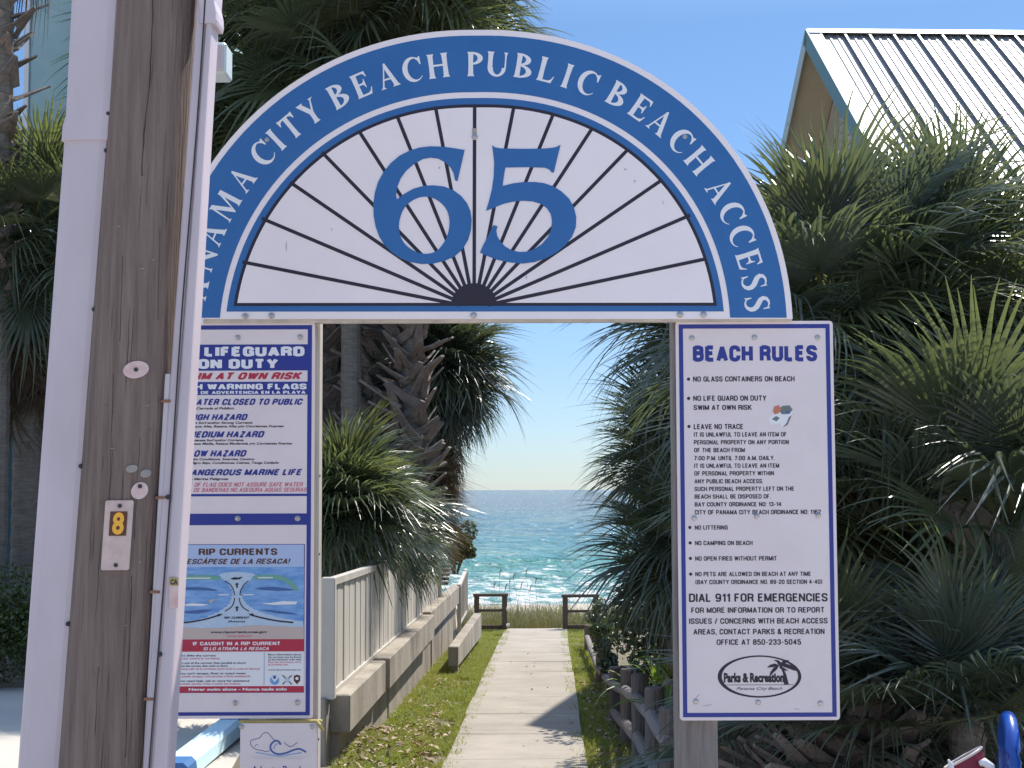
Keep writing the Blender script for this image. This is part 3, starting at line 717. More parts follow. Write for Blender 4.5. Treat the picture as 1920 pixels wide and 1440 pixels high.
# ---------------------------------------------------------------- beach rules sign
RY = 5.70
pr = Plane(RY)
rules = thing('beach_rules_sign', 'tall white beach rules sign with blue border and palm logo on the right post', 'sign')
x0, x1, z0, z1 = pr.rect(1270, 602, 1569, 1350.5)
x0 = pr.q(1270.6, 977)[0]; x1 = pr.q(1568.2, 977)[0]
bm = bmesh.new(); prism(bm, [rrect(x0, x1, z0, z1, .013)], RY, RY + .004); bm_obj('board', bm, M['sign_white'], rules)
mm = (x1 - x0) / 297.6
bm = bmesh.new()
inset = lambda d: rrect(x0 + d * mm, x1 - d * mm, z0 + d * mm * 1.0, z1 - d * mm, .0005, 1)
poly_faces(bm, [inset(6), inset(14)[::-1]], RY - .0008)
bm_obj('border', bm, M['navy'], rules)
line((rules, M['navy']), pr, 'BEACH RULES', 1299, 1532, 647.4, 678, RY - .0008, 0, .03, t=.25).name = 'title'
RL = [("NO GLASS CONTAINERS ON BEACH",1299.6,1489.8,705.5,715.4),("NO LIFE GUARD ON DUTY",1299.8,1437,741.7,751.5),("SWIM AT OWN RISK",1300.4,1409.5,759.3,768.8),
("LEAVE NO TRACE",1300.7,1393.6,795,804.8),("IT IS UNLAWFUL TO LEAVE AN ITEM OF",1301,1475,810.3,818.8),("PERSONAL PROPERTY ON ANY PORTION",1301,1479,825,833.3),
("OF THE BEACH FROM",1301.5,1396.5,839.8,848),("7:00 P.M. UNTIL 7:00 A.M. DAILY.",1301.5,1453,854.7,863),("IT IS UNLAWFUL TO LEAVE AN ITEM",1301.7,1461,869,877.3),
("OF PERSONAL PROPERTY WITHIN",1301.8,1451,883.4,891.6),("ANY PUBLIC BEACH ACCESS.",1302,1431,898.3,906.4),("SUCH PERSONAL PROPERTY LEFT ON THE",1302,1489,912.4,920.6),
("BEACH SHALL BE DISPOSED OF.",1302.3,1445,926.8,935),("BAY COUNTY ORDINANCE NO: 13-14",1302.5,1465,941.4,949.6),("CITY OF PANAMA CITY BEACH ORDINANCE NO: 1162",1302.7,1539,955.8,964.4),
("NO LITTERING",1302.8,1364.4,985,993.2),("NO CAMPING ON BEACH",1303,1411,1014,1022.2),("NO OPEN FIRES WITHOUT PERMIT",1303.3,1456.7,1042.8,1051.2),
("NO PETS ARE ALLOWED ON BEACH AT ANY TIME",1303.6,1520.6,1072,1080.3),("(BAY COUNTY ORDINANCE NO. 89-20 SECTION 4-40)",1303.8,1541.7,1086.9,1095.2)]
TB = (rules, M['black'])
for b_, a0, a1, t_, q_ in RL: line(TB, pr, b_, a0, a1, t_, q_, RY - .0008, 0, .03)
for b_, a0, a1, t_, q_ in [("DIAL 911 FOR EMERGENCIES",1291.7,1551.7,1112.5,1128.3),("FOR MORE INFORMATION OR TO REPORT",1296,1546,1138.6,1149),("ISSUES / CONCERNS WITH BEACH ACCESS",1292,1551.7,1159,1169.4),
                           ("AREAS, CONTACT PARKS & RECREATION",1300,1546,1179,1189.4),("OFFICE AT 850-233-5045",1343.6,1502,1198.6,1209)]:
    line(TB, pr, b_, a0, a1, t_, q_, RY - .0008, 0, .03, t=.18)
for px, py in ((1291, 711), (1291.2, 747), (1291.8, 799.7), (1293.5, 989), (1294, 1018), (1294.5, 1047), (1295, 1076.5)):
    bm = bmesh.new(); poly_faces(bm, [[pr.q(px + 3.1 * math.cos(t * PI / 6), py + 3.1 * math.sin(t * PI / 6)) for t in range(12)]], RY - .0008)
    bm_obj('bullet', bm, M['black'], rules)
# oval logo
bm = bmesh.new()
ov = lambda cx, cy, rx, ry: [pr.q(cx + rx * math.cos(t * PI / 24), cy + ry * math.sin(t * PI / 24)) for t in range(48)]
poly_faces(bm, [ov(1424, 1268.5, 78.5, 39.7), ov(1424.8, 1268.3, 71.5, 36.8)[::-1]], RY - .0008)
line(TB, pr, 'Parks & Recreation', 1357, 1470, 1261.5, 1279.5, RY - .0009, 0, .055)
line(TB, pr, 'Panama City Beach', 1380.5, 1467, 1288, 1293.5, RY - .0009, 0, .0, .45)
poly_faces(bm, [pr.rectpoly(1361, 1283.6, 1488, 1284.5)], RY - .0008)
poly_faces(bm, [[pr.q(*p) for p in [(1470, 1283), (1479, 1283), (1474, 1264), (1466, 1248), (1461, 1246), (1468, 1262)]]], RY - .0010)
for fr in ([(1461, 1247), (1452, 1244), (1443, 1247), (1438, 1252), (1447, 1251), (1456, 1250)], [(1461, 1247), (1450, 1252), (1444, 1261), (1442, 1270), (1449, 1262), (1456, 1256)],
           [(1461, 1248), (1456, 1241), (1450, 1237), (1460, 1238), (1465, 1243)], [(1461, 1246), (1470, 1237), (1480, 1238), (1474, 1243), (1466, 1248)],
           [(1461, 1247), (1474, 1244), (1488, 1249), (1497, 1259), (1488, 1257), (1474, 1252)], [(1461, 1249), (1470, 1252), (1478, 1258), (1470, 1257), (1462, 1253)]):
    poly_faces(bm, [[pr.q(*p) for p in fr]], RY - .0011 - .00005 * random.random())
bm_obj('parks_logo', bm, M['black'], rules)
# worn patch of a sticker
bm = bmesh.new()
stk = lambda pts, y, mi: poly_faces(bm, [[pr.q(*p) for p in pts]], y, mi)
stk([(1440, 785), (1450, 776), (1462, 770), (1478, 764), (1486, 772), (1482, 784), (1474, 796), (1467, 803), (1461, 794), (1450, 797), (1443, 792)], RY - .0008, 0)
stk([(1452, 762), (1460, 760), (1465, 766), (1460, 775), (1452, 777), (1449, 770)], RY - .0013, 1)
stk([(1459, 768), (1468, 761), (1480, 760), (1486, 768), (1480, 776), (1466, 777)], RY - .0011, 2)
stk([(1447, 786), (1455, 780), (1462, 784), (1456, 790)], RY - .0013, 2)
stk([(1467, 802), (1475, 793), (1479, 782), (1484, 779), (1477, 796)], RY - .0013, 2)
stk([(1473, 770), (1480, 771), (1481, 776), (1474, 775)], RY - .0015, 3)
o = bm_obj('worn_sticker', bm, [M['palewhite'], M['orange_dull'], M['greygreen'], M['seablue']], rules)
o['label'] = 'torn grey and orange sticker'
bolts(pr, [(1296.9, 633.9), (1414.5, 632.8), (1532.6, 632.8), (1301.5, 971.5), (1418.5, 968), (1533.7, 966.6), (1304.7, 1315.3), (1421.4, 1316.7), (1538, 1318.6)], RY - .0006, rules)
bm = bmesh.new()
for p, q_ in (((1318, 1324), (1334, 1321)), ((1302, 1312), (1311, 1302)), ((1488, 1329), (1499, 1330)), ((1440, 838), (1441, 843))):
    strip_faces(bm, [pr.q(*p), pr.q(*q_)], .003, RY - .0009)
bm_obj('scratch', bm, M['smudge'], rules)

# ---------------------------------------------------------------- lifeguard / rip current sign
LY = 5.69
pl = Plane(LY)
lg = thing('lifeguard_sign', 'tall white and blue no lifeguard and rip currents sign behind the utility pole', 'sign')
x0, x1 = pl.q(290, 975)[0], pl.q(588.5, 975)[0]; z0, z1 = pl.q(480, 1347.3)[1], pl.q(480, 604.5)[1]
bm = bmesh.new(); prism(bm, [rrect(x0, x1, z0, z1, .010)], LY, LY + .004); bm_obj('board', bm, M['sign_white'], lg)
mm = (x1 - x0) / 298.5
bm = bmesh.new()
inset = lambda d, e=0: rrect(x0 + d * mm, x1 - d * mm, z0 + (d - e) * mm, z1 - d * mm, .0005, 1)
poly_faces(bm, [inset(5.5), inset(13.5, 1.5)[::-1]], LY - .0008)
for r_ in ((303, 646, 577, 695), (303, 716, 577, 740.5), (303, 926, 577, 930.5), (303, 963, 577, 984.5)):
    poly_faces(bm, [pl.rectpoly(*r_)], LY - .0007)
bm_obj('border', bm, M['navy'], lg)
TW, TN, TK, TR = (lg, M['palewhite']), (lg, M['navy']), (lg, M['black']), (lg, M['pinkred'])
line(TW, pl, 'NO LIFEGUARD', 326, 571, 649.8, 668.5, LY - .0014, 0, .055, t=.27)
line(TW, pl, 'ON DUTY', 371, 522, 673, 691.5, LY - .0014, 0, .055, t=.27)
line(TW, pl, 'BEACH WARNING FLAGS', 304, 575, 719.5, 730.5, LY - .0014, 0, .045, t=.25)
line(TW, pl, 'BANDERAS DE ADVERTENCIA EN LA PLAYA', 304, 573, 733, 738.8, LY - .0014, 0, .035, t=.22)
line((lg, M['red']), pl, 'SWIM AT OWN RISK', 331, 568, 698.3, 711.8, LY - .0008, 0, .055, .3, t=.25)
for b_, a0, a1, t_, q_ in (('WATER CLOSED TO PUBLIC', 353, 569, 747.5, 759.5), ('HIGH HAZARD', 353, 465.5, 776.2, 788), ('MEDIUM HAZARD', 353, 497, 808.3, 820.5), ('LOW HAZARD', 353, 463.5, 843.9, 856.5), ('DANGEROUS MARINE LIFE', 345, 568, 879.5, 891.5)):
    line(TN, pl, b_, a0, a1, t_, q_, LY - .0008, 0, .04, .3, t=.24)
for b_, a0, a1, t_, q_ in (('Agua Cerrada al Publico', 345, 439, 763.5, 767.8), ('High Surf and/or Strong Currents', 353, 474, 790.5, 794.8), ('Resaca Alta, Resaca Alta y/o Corrientes Fuertes', 353, 532, 797.2, 801.4),
        ('Moderate Surf and/or Currents', 353, 457, 823.3, 827.5), ('Resaca Media, Resaca Moderada y/o Corrientes Fuertes', 353, 548, 829.6, 833.8), ('Calm Conditions, Exercise Caution', 353, 477, 858.8, 863),
        ('Peligro Bajo, Condiciones Calmas, Tenga Cuidado', 353, 523, 865.6, 869.8), ('Vida Marina Peligrosa', 345, 428, 895.8, 900.2)):
    line(TK, pl, b_, a0, a1, t_, q_, LY - .0008, 0, .03, .2)
line(TR, pl, 'ABSENCE OF FLAG DOES NOT ASSURE SAFE WATER', 315, 569, 904.5, 912.5, LY - .0008, 0, .02, .25)
line(TR, pl, 'AUSENCIA DE BANDERAS NO ASEGURA AGUAS SEGURAS', 313, 576, 914.5, 922.3, LY - .0008, 0, .02, .25)
# rip current poster on the lower half
bm = bmesh.new()
R_ = lambda a, b, c, d, y, mi: poly_faces(bm, [pl.rectpoly(a, b, c, d)], y, mi)
PM = [M['navy'], M['sky_print'], M['sea_print'], M['sand_print'], M['red'], M['palewhite'], M['pale_print'], M['green_print'], M['black'], M['seablue'], M['pinkred'], M['umber']]
R_(320.5, 1020.5, 570.8, 1299, LY - .0007, 0)
R_(321.5, 1021.5, 570, 1063, LY - .0012, 1)
R_(321.5, 1063, 570, 1180, LY - .0012, 2)
P_ = lambda pts, y, mi, sm=3: poly_faces(bm, [[pl.q(*p) for p in (catmull(pts, sm) if sm else pts)]], y, mi)
wv = lambda x: 1.4 * math.sin(x * .9) + .9 * math.sin(x * 2.3 + 1)
# pale channel of outgoing water, jagged edges
ch_l = [(414, 1083), (424, 1090), (432, 1100), (437, 1110), (434, 1122), (430, 1132), (418, 1142), (400, 1152), (370, 1162), (321.5, 1168)]
ch_r = [(474, 1083), (466, 1090), (456, 1100), (450, 1110), (455, 1122), (462, 1132), (476, 1142), (500, 1151), (535, 1160), (570, 1165)]
jag = lambda pts, s: [(x + s * (2.6 if i % 2 else -1.6), y) for i, (x, y) in enumerate(catmull(pts, 4, False))]
top = [(474, 1083), (480, 1078), (470, 1074), (444, 1072), (420, 1074), (410, 1078)]
P_(jag(ch_l, -1)[::-1] + [(414, 1081)] + top[::-1] + jag(ch_r, 1) + [(570, 1180), (321.5, 1180)], LY - .0018, 6, 0)
P_([(321.5, 1186), (321.5, 1175), (380, 1178), (430, 1176), (480, 1172), (530, 1174), (570, 1176), (570, 1199), (321.5, 1199)], LY - .0023, 3, 0)
for gp in ([(330, 1084), (352, 1079), (380, 1078), (408, 1080), (414, 1087), (395, 1087), (360, 1087), (330, 1092)], [(474, 1080), (500, 1077), (530, 1080), (548, 1090), (560, 1106), (553, 1107), (540, 1095), (520, 1086), (480, 1087)]):
    P_(gp, LY - .0023, 7, 2)
for a0, b0, a1 in ((345, 1083, 395), (484, 1082, 512), (410, 1114, 430), (456, 1114, 476)):
    R_(a0, b0, a1, b0 + 2, LY - .0027, 5)
P_([(345, 1133), (360, 1131), (392, 1133), (380, 1136), (350, 1136)], LY - .0023, 5, 0)
P_([(490, 1131), (510, 1130), (530, 1127), (558, 1128), (555, 1133), (510, 1134)], LY - .0023, 5, 0)
for sp_ in ([(330, 1105), (350, 1101), (390, 1102), (410, 1108), (380, 1107)], [(475, 1104), (510, 1100), (555, 1106), (520, 1108)], [(340, 1148), (365, 1144), (400, 1143), (370, 1151)], [(488, 1143), (530, 1146), (560, 1152), (520, 1150)]):
    P_(sp_, LY - .0016, 9, 2)
arrow = lambda pts, w0, y: strip_faces(bm, [pl.q(*p) for p in catmull(pts, 5, False)], w0, y, 8)
arrow([(323, 1167), (350, 1167), (385, 1161), (415, 1152)], .0055, LY - .0028)
arrow([(550, 1167), (520, 1164), (490, 1158), (468, 1152)], .0055, LY - .0028)
arrow([(422, 1146), (434, 1138), (439, 1128), (440, 1121)], .0038, LY - .0028); arrow([(467, 1146), (455, 1138), (450, 1128), (449, 1121)], .0038, LY - .0028)
arrow([(440, 1116), (438, 1106), (432, 1096), (422, 1089)], .0034, LY - .0028); arrow([(450, 1116), (452, 1106), (458, 1096), (466, 1089)], .0034, LY - .0028)
for cx, cy in ((444.5, 1092), (444.5, 1136)):
    P_([(cx - 4, cy + 4), (cx, cy), (cx + 4, cy + 4), (cx + 1.6, cy + 4), (cx + 1.6, cy + 10), (cx - 1.6, cy + 10), (cx - 1.6, cy + 4)], LY - .0028, 8, 0)
P_([(418, 1152), (408, 1151), (410, 1156)], LY - .0029, 8, 0); P_([(466, 1151), (476, 1150), (474, 1156)], LY - .0029, 8, 0)
P_([(432, 1085), (440, 1082), (446, 1083), (456, 1081), (450, 1086), (438, 1087)], LY - .0029, 8, 0)
P_([(391, 1126), (404, 1122), (399, 1128), (394, 1131)], LY - .0029, 3, 0)
poster = bm_obj('rip_current_poster', bm, PM, lg); PT = (poster, PM)
bm = bmesh.new()
line(PT, pl, 'RIP CURRENTS', 372.6, 520, 1028.3, 1040.8, LY - .0019, 11, .045)
line(PT, pl, 'ESCÁPESE DE LA RESACA!', 350, 545, 1047.5, 1057.5, LY - .0019, 11, .03, .25)
line(PT, pl, 'RIP CURRENT', 420, 468, 1156, 1160, LY - .0028, 8, .03, .25); line(PT, pl, '(Resaca)', 428, 460, 1163.3, 1166.8, LY - .0028, 8, .02)
line(PT, pl, 'www.ripcurrents.noaa.gov', 395, 501, 1182.5, 1187, LY - .0028, 8, .03); line(PT, pl, 'www.usla.org', 425, 474, 1190, 1194.3, LY - .0028, 10, .02)
R_(321.5, 1198.6, 570, 1221.5, LY - .0028, 4); R_(321.5, 1221.5, 570, 1286.5, LY - .0012, 5); R_(321.5, 1286.5, 570, 1298.2, LY - .0012, 4)
line(PT, pl, 'IF CAUGHT IN A RIP CURRENT', 362, 526, 1203, 1209.7, LY - .0034, 5, .045); line(PT, pl, 'SI LO ATRAPA LA RESACA', 381, 506, 1213, 1219, LY - .0034, 5, .02, .25)
line(PT, pl, 'Never swim alone - Nunca nade solo', 354, 538, 1289.5, 1294.8, LY - .0019, 5, .04)
for b_, a1, t_, mi in (("• Don't fight the current", 405, 1227.3, 8), ("No luche contra la corriente", 412, 1232.6, 10), ("• Swim out of the current, then parallel to shore", 461, 1241, 8), ("following the current, then swim to shore", 427, 1246.6, 8),
        ("Nade hasta salir de la corriente, luego hacia la costa en diagonal", 487, 1252, 10), ("• If you can't escape, float or tread water", 462, 1260.6, 8), ("Si no puede escapar, mantengase a flote pataleando", 470, 1266, 10),
        ("• If you need help, call or wave for assistance", 468, 1274.6, 8), ("Si necesita ayuda, grite o agite los brazos", 451, 1280, 10)):
    line(PT, pl, b_, 325, a1, t_, t_ + 3.8, LY - .0018, mi, .02)
for i, b_ in enumerate(("More information about", "rip currents can be found", "at the following web sites", "Para mas informacion sobre", "las corrientes visite")):
    line(PT, pl, b_, 503, 565 - (i == 4) * 25, 1225.5 + i * 4.7, 1228.8 + i * 4.7, LY - .0018, 8 if i < 3 else 10, .02)
line(PT, pl, 'www.ripcurrents.noaa.gov', 503, 565, 1254.3, 1257, LY - .0018, 8, .02)
R_(495, 1223, 495.8, 1285, LY - .0018, 9)
circ = lambda cx, cy, r, mi, y: P_([(cx + r * math.cos(t * PI / 8), cy + r * math.sin(t * PI / 8)) for t in range(16)], y, mi, 0)
circ(515, 1275, 9, 2, LY - .0018); P_([(508, 1270), (515, 1279), (524, 1268), (520, 1266), (515, 1271), (511, 1267)], LY - .0024, 5, 0); circ(515, 1270, 3, 9, LY - .0028)
for p, q_ in (((530, 1266), (547, 1283)), ((547, 1266), (530, 1283))): strip_faces(bm, [pl.q(*p), pl.q(*q_)], .004, LY - .0018, 8)
circ(538.5, 1275, 4.5, 6, LY - .0024)
P_([(551, 1267), (557, 1265), (563, 1267), (563, 1276), (557, 1283), (551, 1276)], LY - .0018, 11, 0); circ(557, 1272, 3, 5, LY - .0024)
bm_obj('poster_footer', bm, PM, poster)
bolts(pl, [(446, 633), (563, 632), (446, 972), (558, 972), (441, 1318), (558, 1317)], LY - .0008, lg)

# ---------------------------------------------------------------- adopt a beach sign under it
BY = 5.67
pb = Plane(BY)
ab = thing('adopt_a_beach_sign', 'small white sign with blue wave logo screwed below the lifeguard sign', 'sign')
bm = bmesh.new(); x0, x1, z0, z1 = pb.rect(449.5, 1356, 593, 1620); prism(bm, [rrect(x0, x1, z0, z1, .008)], BY, BY + .004); bm_obj('board', bm, M['sign_white'], ab)
bm = bmesh.new()
PB = lambda pts, y, mi, sm=3: poly_faces(bm, [[pb.q(*p) for p in (catmull(pts, sm) if sm else pts)]], y, mi)
k = 310, 1340, 6.194
SB = lambda pts, w_, y, mi: strip_faces(bm, [pb.q(k[0] + x / k[2], k[1] + y_ / k[2]) for x, y_ in catmull(pts, 4, False)], w_, y, mi)
SB([(1015, 380), (990, 340), (1000, 300), (1060, 280), (1100, 265), (1130, 225), (1170, 205), (1210, 230), (1250, 280), (1290, 305)], .0022, BY - .0008, 0)
SB([(1015, 380), (1060, 405), (1120, 415), (1170, 428), (1215, 415)], .0022, BY - .0008, 0)
SB([(1340, 350), (1315, 310), (1275, 305), (1235, 335), (1220, 380), (1245, 430), (1310, 458), (1400, 445), (1490, 410), (1560, 398), (1635, 435)], [.003, .008, .010, .012, .012, .011, .010, .008, .007, .008, .007, .005][:1] * 0 or .0068, BY - .0009, 1)
SB([(1260, 400), (1275, 355), (1310, 335)], .004, BY - .0009, 2)
SB([(1050, 440), (1150, 455), (1240, 470), (1330, 480), (1450, 462), (1580, 440)], .0035, BY - .0009, 2)
SB([(1385, 320), (1410, 350), (1450, 372), (1490, 355), (1535, 320)], .0022, BY - .0008, 0)
SB([(1035, 370), (1060, 345), (1080, 355)], .0016, BY - .0008, 0)
SB([(975, 490), (1640, 490)], .0011, BY - .0008, 3); SB([(1030, 510), (1590, 510)], .0011, BY - .0008, 3)
line((ab, M['navy']), pb, 'Adopt a Beach', 472, 568, 1436, 1449, BY - .0008, 0, .01)
line((ab, M['navy']), pb, 'PROGRAM', 490, 550, 1460, 1470, BY - .0008, 0, .01)
o = bm_obj('wave_logo', bm, [M['navy'], M['seablue'], M['sea_print'], M['smudge']], ab)
bolts(pb, [(453.5, 1362.5), (585.5, 1362.5)], BY - .0006, ab, .9)
t = thing('yellow_ledge', 'faded yellow batten between the lifeguard sign and the small wave sign', 'batten')
bm = bmesh.new(); x0, x1, z0, z1 = pb.rect(448, 1350.5, 603, 1356); box(bm, x0, x1, 5.672, 5.70, z0, z1 - .001, .002); bm_obj('batten', bm, M['yellow'], t)
bm = bmesh.new(); x0, x1, z0, z1 = pb.rect(594, 1353, 606, 1372)
tube(bm, [(x0, 5.668, z1), ((x0 + x1) / 2, 5.66, (z0 + z1) / 2 + .008), (x1, 5.668, z0 + .004)], [.006, .009, .005], 7); bm_obj('yellow_cord_end', bm, M['yellow'], t)

# ================================================================= UTILITY POLE
PY = 4.4
pole = thing('utility_pole', 'thick weathered timber utility pole with plastic conduits on both sides in the foreground', 'utility pole', (0, 0, 0))
A_, B_ = U(295, 0, PY), U(197, 1440, PY)
axis = (A_ - B_) / (A_.z - B_.z)
def pc(z): return B_ + axis * (z - B_.z)
rt_, rb_ = 74 / FPX * PY * 1.02, 84 / FPX * PY
def pr_(z): return rb_ + (rt_ - rb_) * (z - B_.z) / (A_.z - B_.z)
ZB, ZT = -.25, 6.5
bm = bmesh.new()
ns, nz_ = 40, 60
rg = []
for j in range(nz_ + 1):
    z = ZB + (ZT - ZB) * j / nz_; c = pc(z); r = pr_(z)
    rg.append([bm.verts.new((c.x + r * math.cos(2 * PI * k_ / ns) * (1 + .006 * noise.noise(Vector((k_ * .8, z * .5, 0)))), c.y + r * math.sin(2 * PI * k_ / ns) * (1 + .012 * noise.noise(Vector((k_ * .9, z * .5, 3)))), z)) for k_ in range(ns)])
for a_, b_ in zip(rg, rg[1:]):
    for k_ in range(ns): bm.faces.new((a_[k_], a_[(k_ + 1) % ns], b_[(k_ + 1) % ns], b_[k_]))
bm.faces.new(rg[-1])
bm_obj('shaft', bm, M['timber'], pole, smooth=True)
def on_pole(px, py, out=.0):
    """point on the shaft's front seen at a pixel"""
    for it in range(6):
        Y = PY if it == 0 else p.y
        p = U(px, py, Y); c = pc(p.z); r = pr_(p.z) + out
        dx = max(-r * .999, min(r * .999, p.x - c.x))
        p = Vector((c.x + dx, c.y - math.sqrt(r * r - dx * dx), p.z))
    return p, Vector((p.x - c.x, p.y - c.y, 0)).normalized()
# long drying cracks
for pts, wd in (([(287, 0), (284, 80), (279, 170), (270, 250), (266, 330)], .003), ([(247, 1080), (243, 1200), (238, 1300), (236, 1420)], .002), ([(212, 700), (206, 900), (200, 980)], .0016), ([(185, 1250), (178, 1380)], .0018), ([(300, 430), (296, 600)], .0014),
                ([(230, 480), (224, 640)], .0014), ([(262, 820), (252, 1010)], .0015)):
    bm = bmesh.new(); prev = None
    for px, py in catmull(pts, 5, False):
        px += random.uniform(-.8, .8)
        p, n_ = on_pole(px, py, .0012); t_ = Vector((-n_.y, n_.x, 0)); w_ = wd * random.uniform(.5, 1.1)
        cur = (bm.verts.new(p + t_ * w_ / 2), bm.verts.new(p - t_ * w_ / 2))
        if prev: bm.faces.new((prev[0], prev[1], cur[1], cur[0]))
        prev = cur
    bm_obj('crack', bm, M['crack'], pole)
lin0 = lambda xt, xb, yy: xt + (xb - xt) * yy / 1440
rc = random.Random(3)
for i in range(26):
    y0 = rc.uniform(-40, 1420); xf = rc.uniform(.08, .92); ln = rc.uniform(30, 190); pts = []
    for k_ in range(6):
        yy = y0 + ln * k_ / 5; xl, xr = lin0(222, 118, yy), lin0(366, 280, yy); pts.append((xl + (xr - xl) * xf + rc.uniform(-1, 1), yy))
    bm = bmesh.new(); prev = None; wd = rc.uniform(.0006, .0016)
    for k_, (px, py) in enumerate(pts):
        p, n_ = on_pole(px, py, .0012); t_ = Vector((-n_.y, n_.x, 0)); w_ = wd * math.sin(PI * (k_ + .3) / 5.6)
        cur = (bm.verts.new(p + t_ * w_ / 2), bm.verts.new(p - t_ * w_ / 2))
        if prev: bm.faces.new((prev[0], prev[1], cur[1], cur[0]))
        prev = cur
    bm_obj('crack', bm, M['crack'], pole)
for i in range(22):
    yy = rc.uniform(380, 1380); xf = rc.uniform(.15, .85); xl, xr = lin0(222, 118, yy), lin0(366, 280, yy)
    p, n_ = on_pole(xl + (xr - xl) * xf, yy, .001); t_ = Vector((-n_.y, n_.x, 0)); d = (t_ * math.cos(a_r := rc.uniform(-.6, .6)) + Vector((0, 0, 1)) * math.sin(a_r)) * .005
    bm = bmesh.new(); tube(bm, [p - d - n_ * .002, p - d + n_ * .0015, p + d + n_ * .0015, p + d - n_ * .002], .0007, 4); bm_obj('staple', bm, M['rust'] if i % 3 else M['steel'], pole)
# washers and tags nailed to the shaft
def disc(px, py, wpx, hpx, m_, parent, name='washer', nail=(0, 0), out=.004, lab=None):
    p, n_ = on_pole(px, py, out); t_ = Vector((-n_.y, n_.x, 0)); 
    if t_.x < 0: t_ = -t_
    s_ = PY / FPX
    bm = bmesh.new(); N = 20
    f = [bm.verts.new(p + t_ * (wpx / 2 * s_ * math.cos(2 * PI * k_ / N)) + Vector((0, 0, 1)) * (hpx / 2 * s_ * math.sin(2 * PI * k_ / N) + .12 * wpx / 2 * s_ * math.cos(2 * PI * k_ / N)) ) for k_ in range(N)]
    b = [bm.verts.new(v.co - n_ * .003) for v in f]
    bm.faces.new(f)
    for k_ in range(N): bm.faces.new((f[k_], b[k_], b[(k_ + 1) % N], f[(k_ + 1) % N]))
    bmesh.ops.recalc_face_normals(bm, faces=bm.faces)
    o = bm_obj(name, bm, m_, parent)
    if lab: o['label'] = lab
    if nail is not None:
        q_ = p + t_ * nail[0] * s_ - Vector((0, 0, nail[1] * s_))
        bm = bmesh.new(); tube(bm, [q_ + n_ * .004, q_ - n_ * .004], .0062, 8); bm_obj('nail', bm, M['hole'], o)
M['washer'] = mat('pale_plastic_washer', (.66, .55, .54), .55, col2=(.60, .38, .36), vscale=30)
M['faint'] = mat('weathered_grey_disc', (.33, .30, .28), .8, var=.15, vscale=30)
disc(255, 693, 46, 32, M['washer'], pole, lab='large oval pinkish washer')
disc(247, 879, 22, 14, M['faint'], pole, nail=None)
disc(273.5, 888, 22, 15, M['faint'], pole, nail=None)
disc(262, 920, 32, 31, M['washer'], pole, nail=(0, -8))
# number tag: 8
def tag_quad(px0, py0, px1, py1, out, m_, name, parent, r=0):
    pts = [(px0, py0), (px1, py0), (px1, py1), (px0, py1)]
    pm, n_ = on_pole((px0 + px1) / 2, (py0 + py1) / 2, out); t_ = Vector((-n_.y, n_.x, 0))
    if t_.x < 0: t_ = -t_
    s_ = PY / FPX; hw, hh = (px1 - px0) / 2 * s_ / abs(t_.x), (py1 - py0) / 2 * s_
    up = axis.normalized()
    Mx = Matrix(((t_.x, -n_.x * -1, up.x, pm.x), (t_.y, -n_.y * -1, up.y, pm.y), (t_.z, 0, up.z, pm.z), (0, 0, 0, 1)))
    # columns: right, outwards, up
    bm = bmesh.new(); prism(bm, [rrect(-hw, hw, -hh, hh, max(r, .0005), 3)], .0012, -.0012)
    bmesh.ops.transform(bm, matrix=Mx, verts=bm.verts); bmesh.ops.recalc_face_normals(bm, faces=bm.faces)
    return bm_obj(name, bm, m_, parent), Mx, hw, hh
tg, Mx, hw, hh = tag_quad(195.5, 940.5, 244.5, 1066.5, .004, M['tin'], 'number_tag', pole, .006)
s_ = PY / FPX
def in_tag(name, m_, fn, out):
    bm = bmesh.new(); fn(bm); bmesh.ops.translate(bm, vec=(0, 0, 0), verts=bm.verts)
    for v in bm.verts: v.co.y = out
    bmesh.ops.transform(bm, matrix=Mx, verts=bm.verts); return bm_obj(name, bm, m_, tg)
in_tag('brown_square', M['umber'], lambda b: poly_faces(b, [rrect(-15 * s_, 15.5 * s_, 0 * s_ - 1 * s_, 43 * s_, .001, 1)], 0), .0024)
in_tag('numeral_eight', M['orange'], lambda b: text_into(b, '8', -10 * s_, 10.5 * s_, 1.5 * s_, 41 * s_, 0, 0, .035), .0034)
for px, py in ((1, 53), (1, -54)):
    q_ = Mx @ Vector((px * s_, .002, py * s_)); n_ = (Mx.to_3x3() @ Vector((0, 1, 0))).normalized()
    bm = bmesh.new(); tube(bm, [q_ - n_ * .002, q_ + n_ * .003], .0062, 8); bm_obj('nail', bm, M['hole'], tg)

# conduits strapped to the shaft
def cover(name, pts_l, pts_r, out, m_, depth=.05, lab=None):
    """moulded cover: px edges at rows -> flat-fronted channel with rounded sides"""
    bm = bmesh.new(); prev = None
    for (lx, y_), (rx, _) in zip(pts_l, pts_r):
        pL_, pR_ = U(lx, y_, PY - out), U(rx, y_, PY - out); w_ = pR_.x - pL_.x
        prof = [(0, depth), (0, .014), (.06 * w_, .004), (.2 * w_, 0), (.8 * w_, 0), (.94 * w_, .004), (w_, .014), (w_, depth)]
        cur = [bm.verts.new((pL_.x + a_, pL_.y + b_, pL_.z)) for a_, b_ in prof]
        if prev:
            for k_ in range(len(cur) - 1): bm.faces.new((prev[k_], prev[k_ + 1], cur[k_ + 1], cur[k_]))
        else: first = cur
        prev = cur
    bm.faces.new(first); bm.faces.new(prev[::-1]); bmesh.ops.recalc_face_normals(bm, faces=bm.faces)
    o = bm_obj(name, bm, m_, pole)
    if lab: o['label'] = lab
    for p_ in o.data.polygons: p_.use_smooth = False
    return o
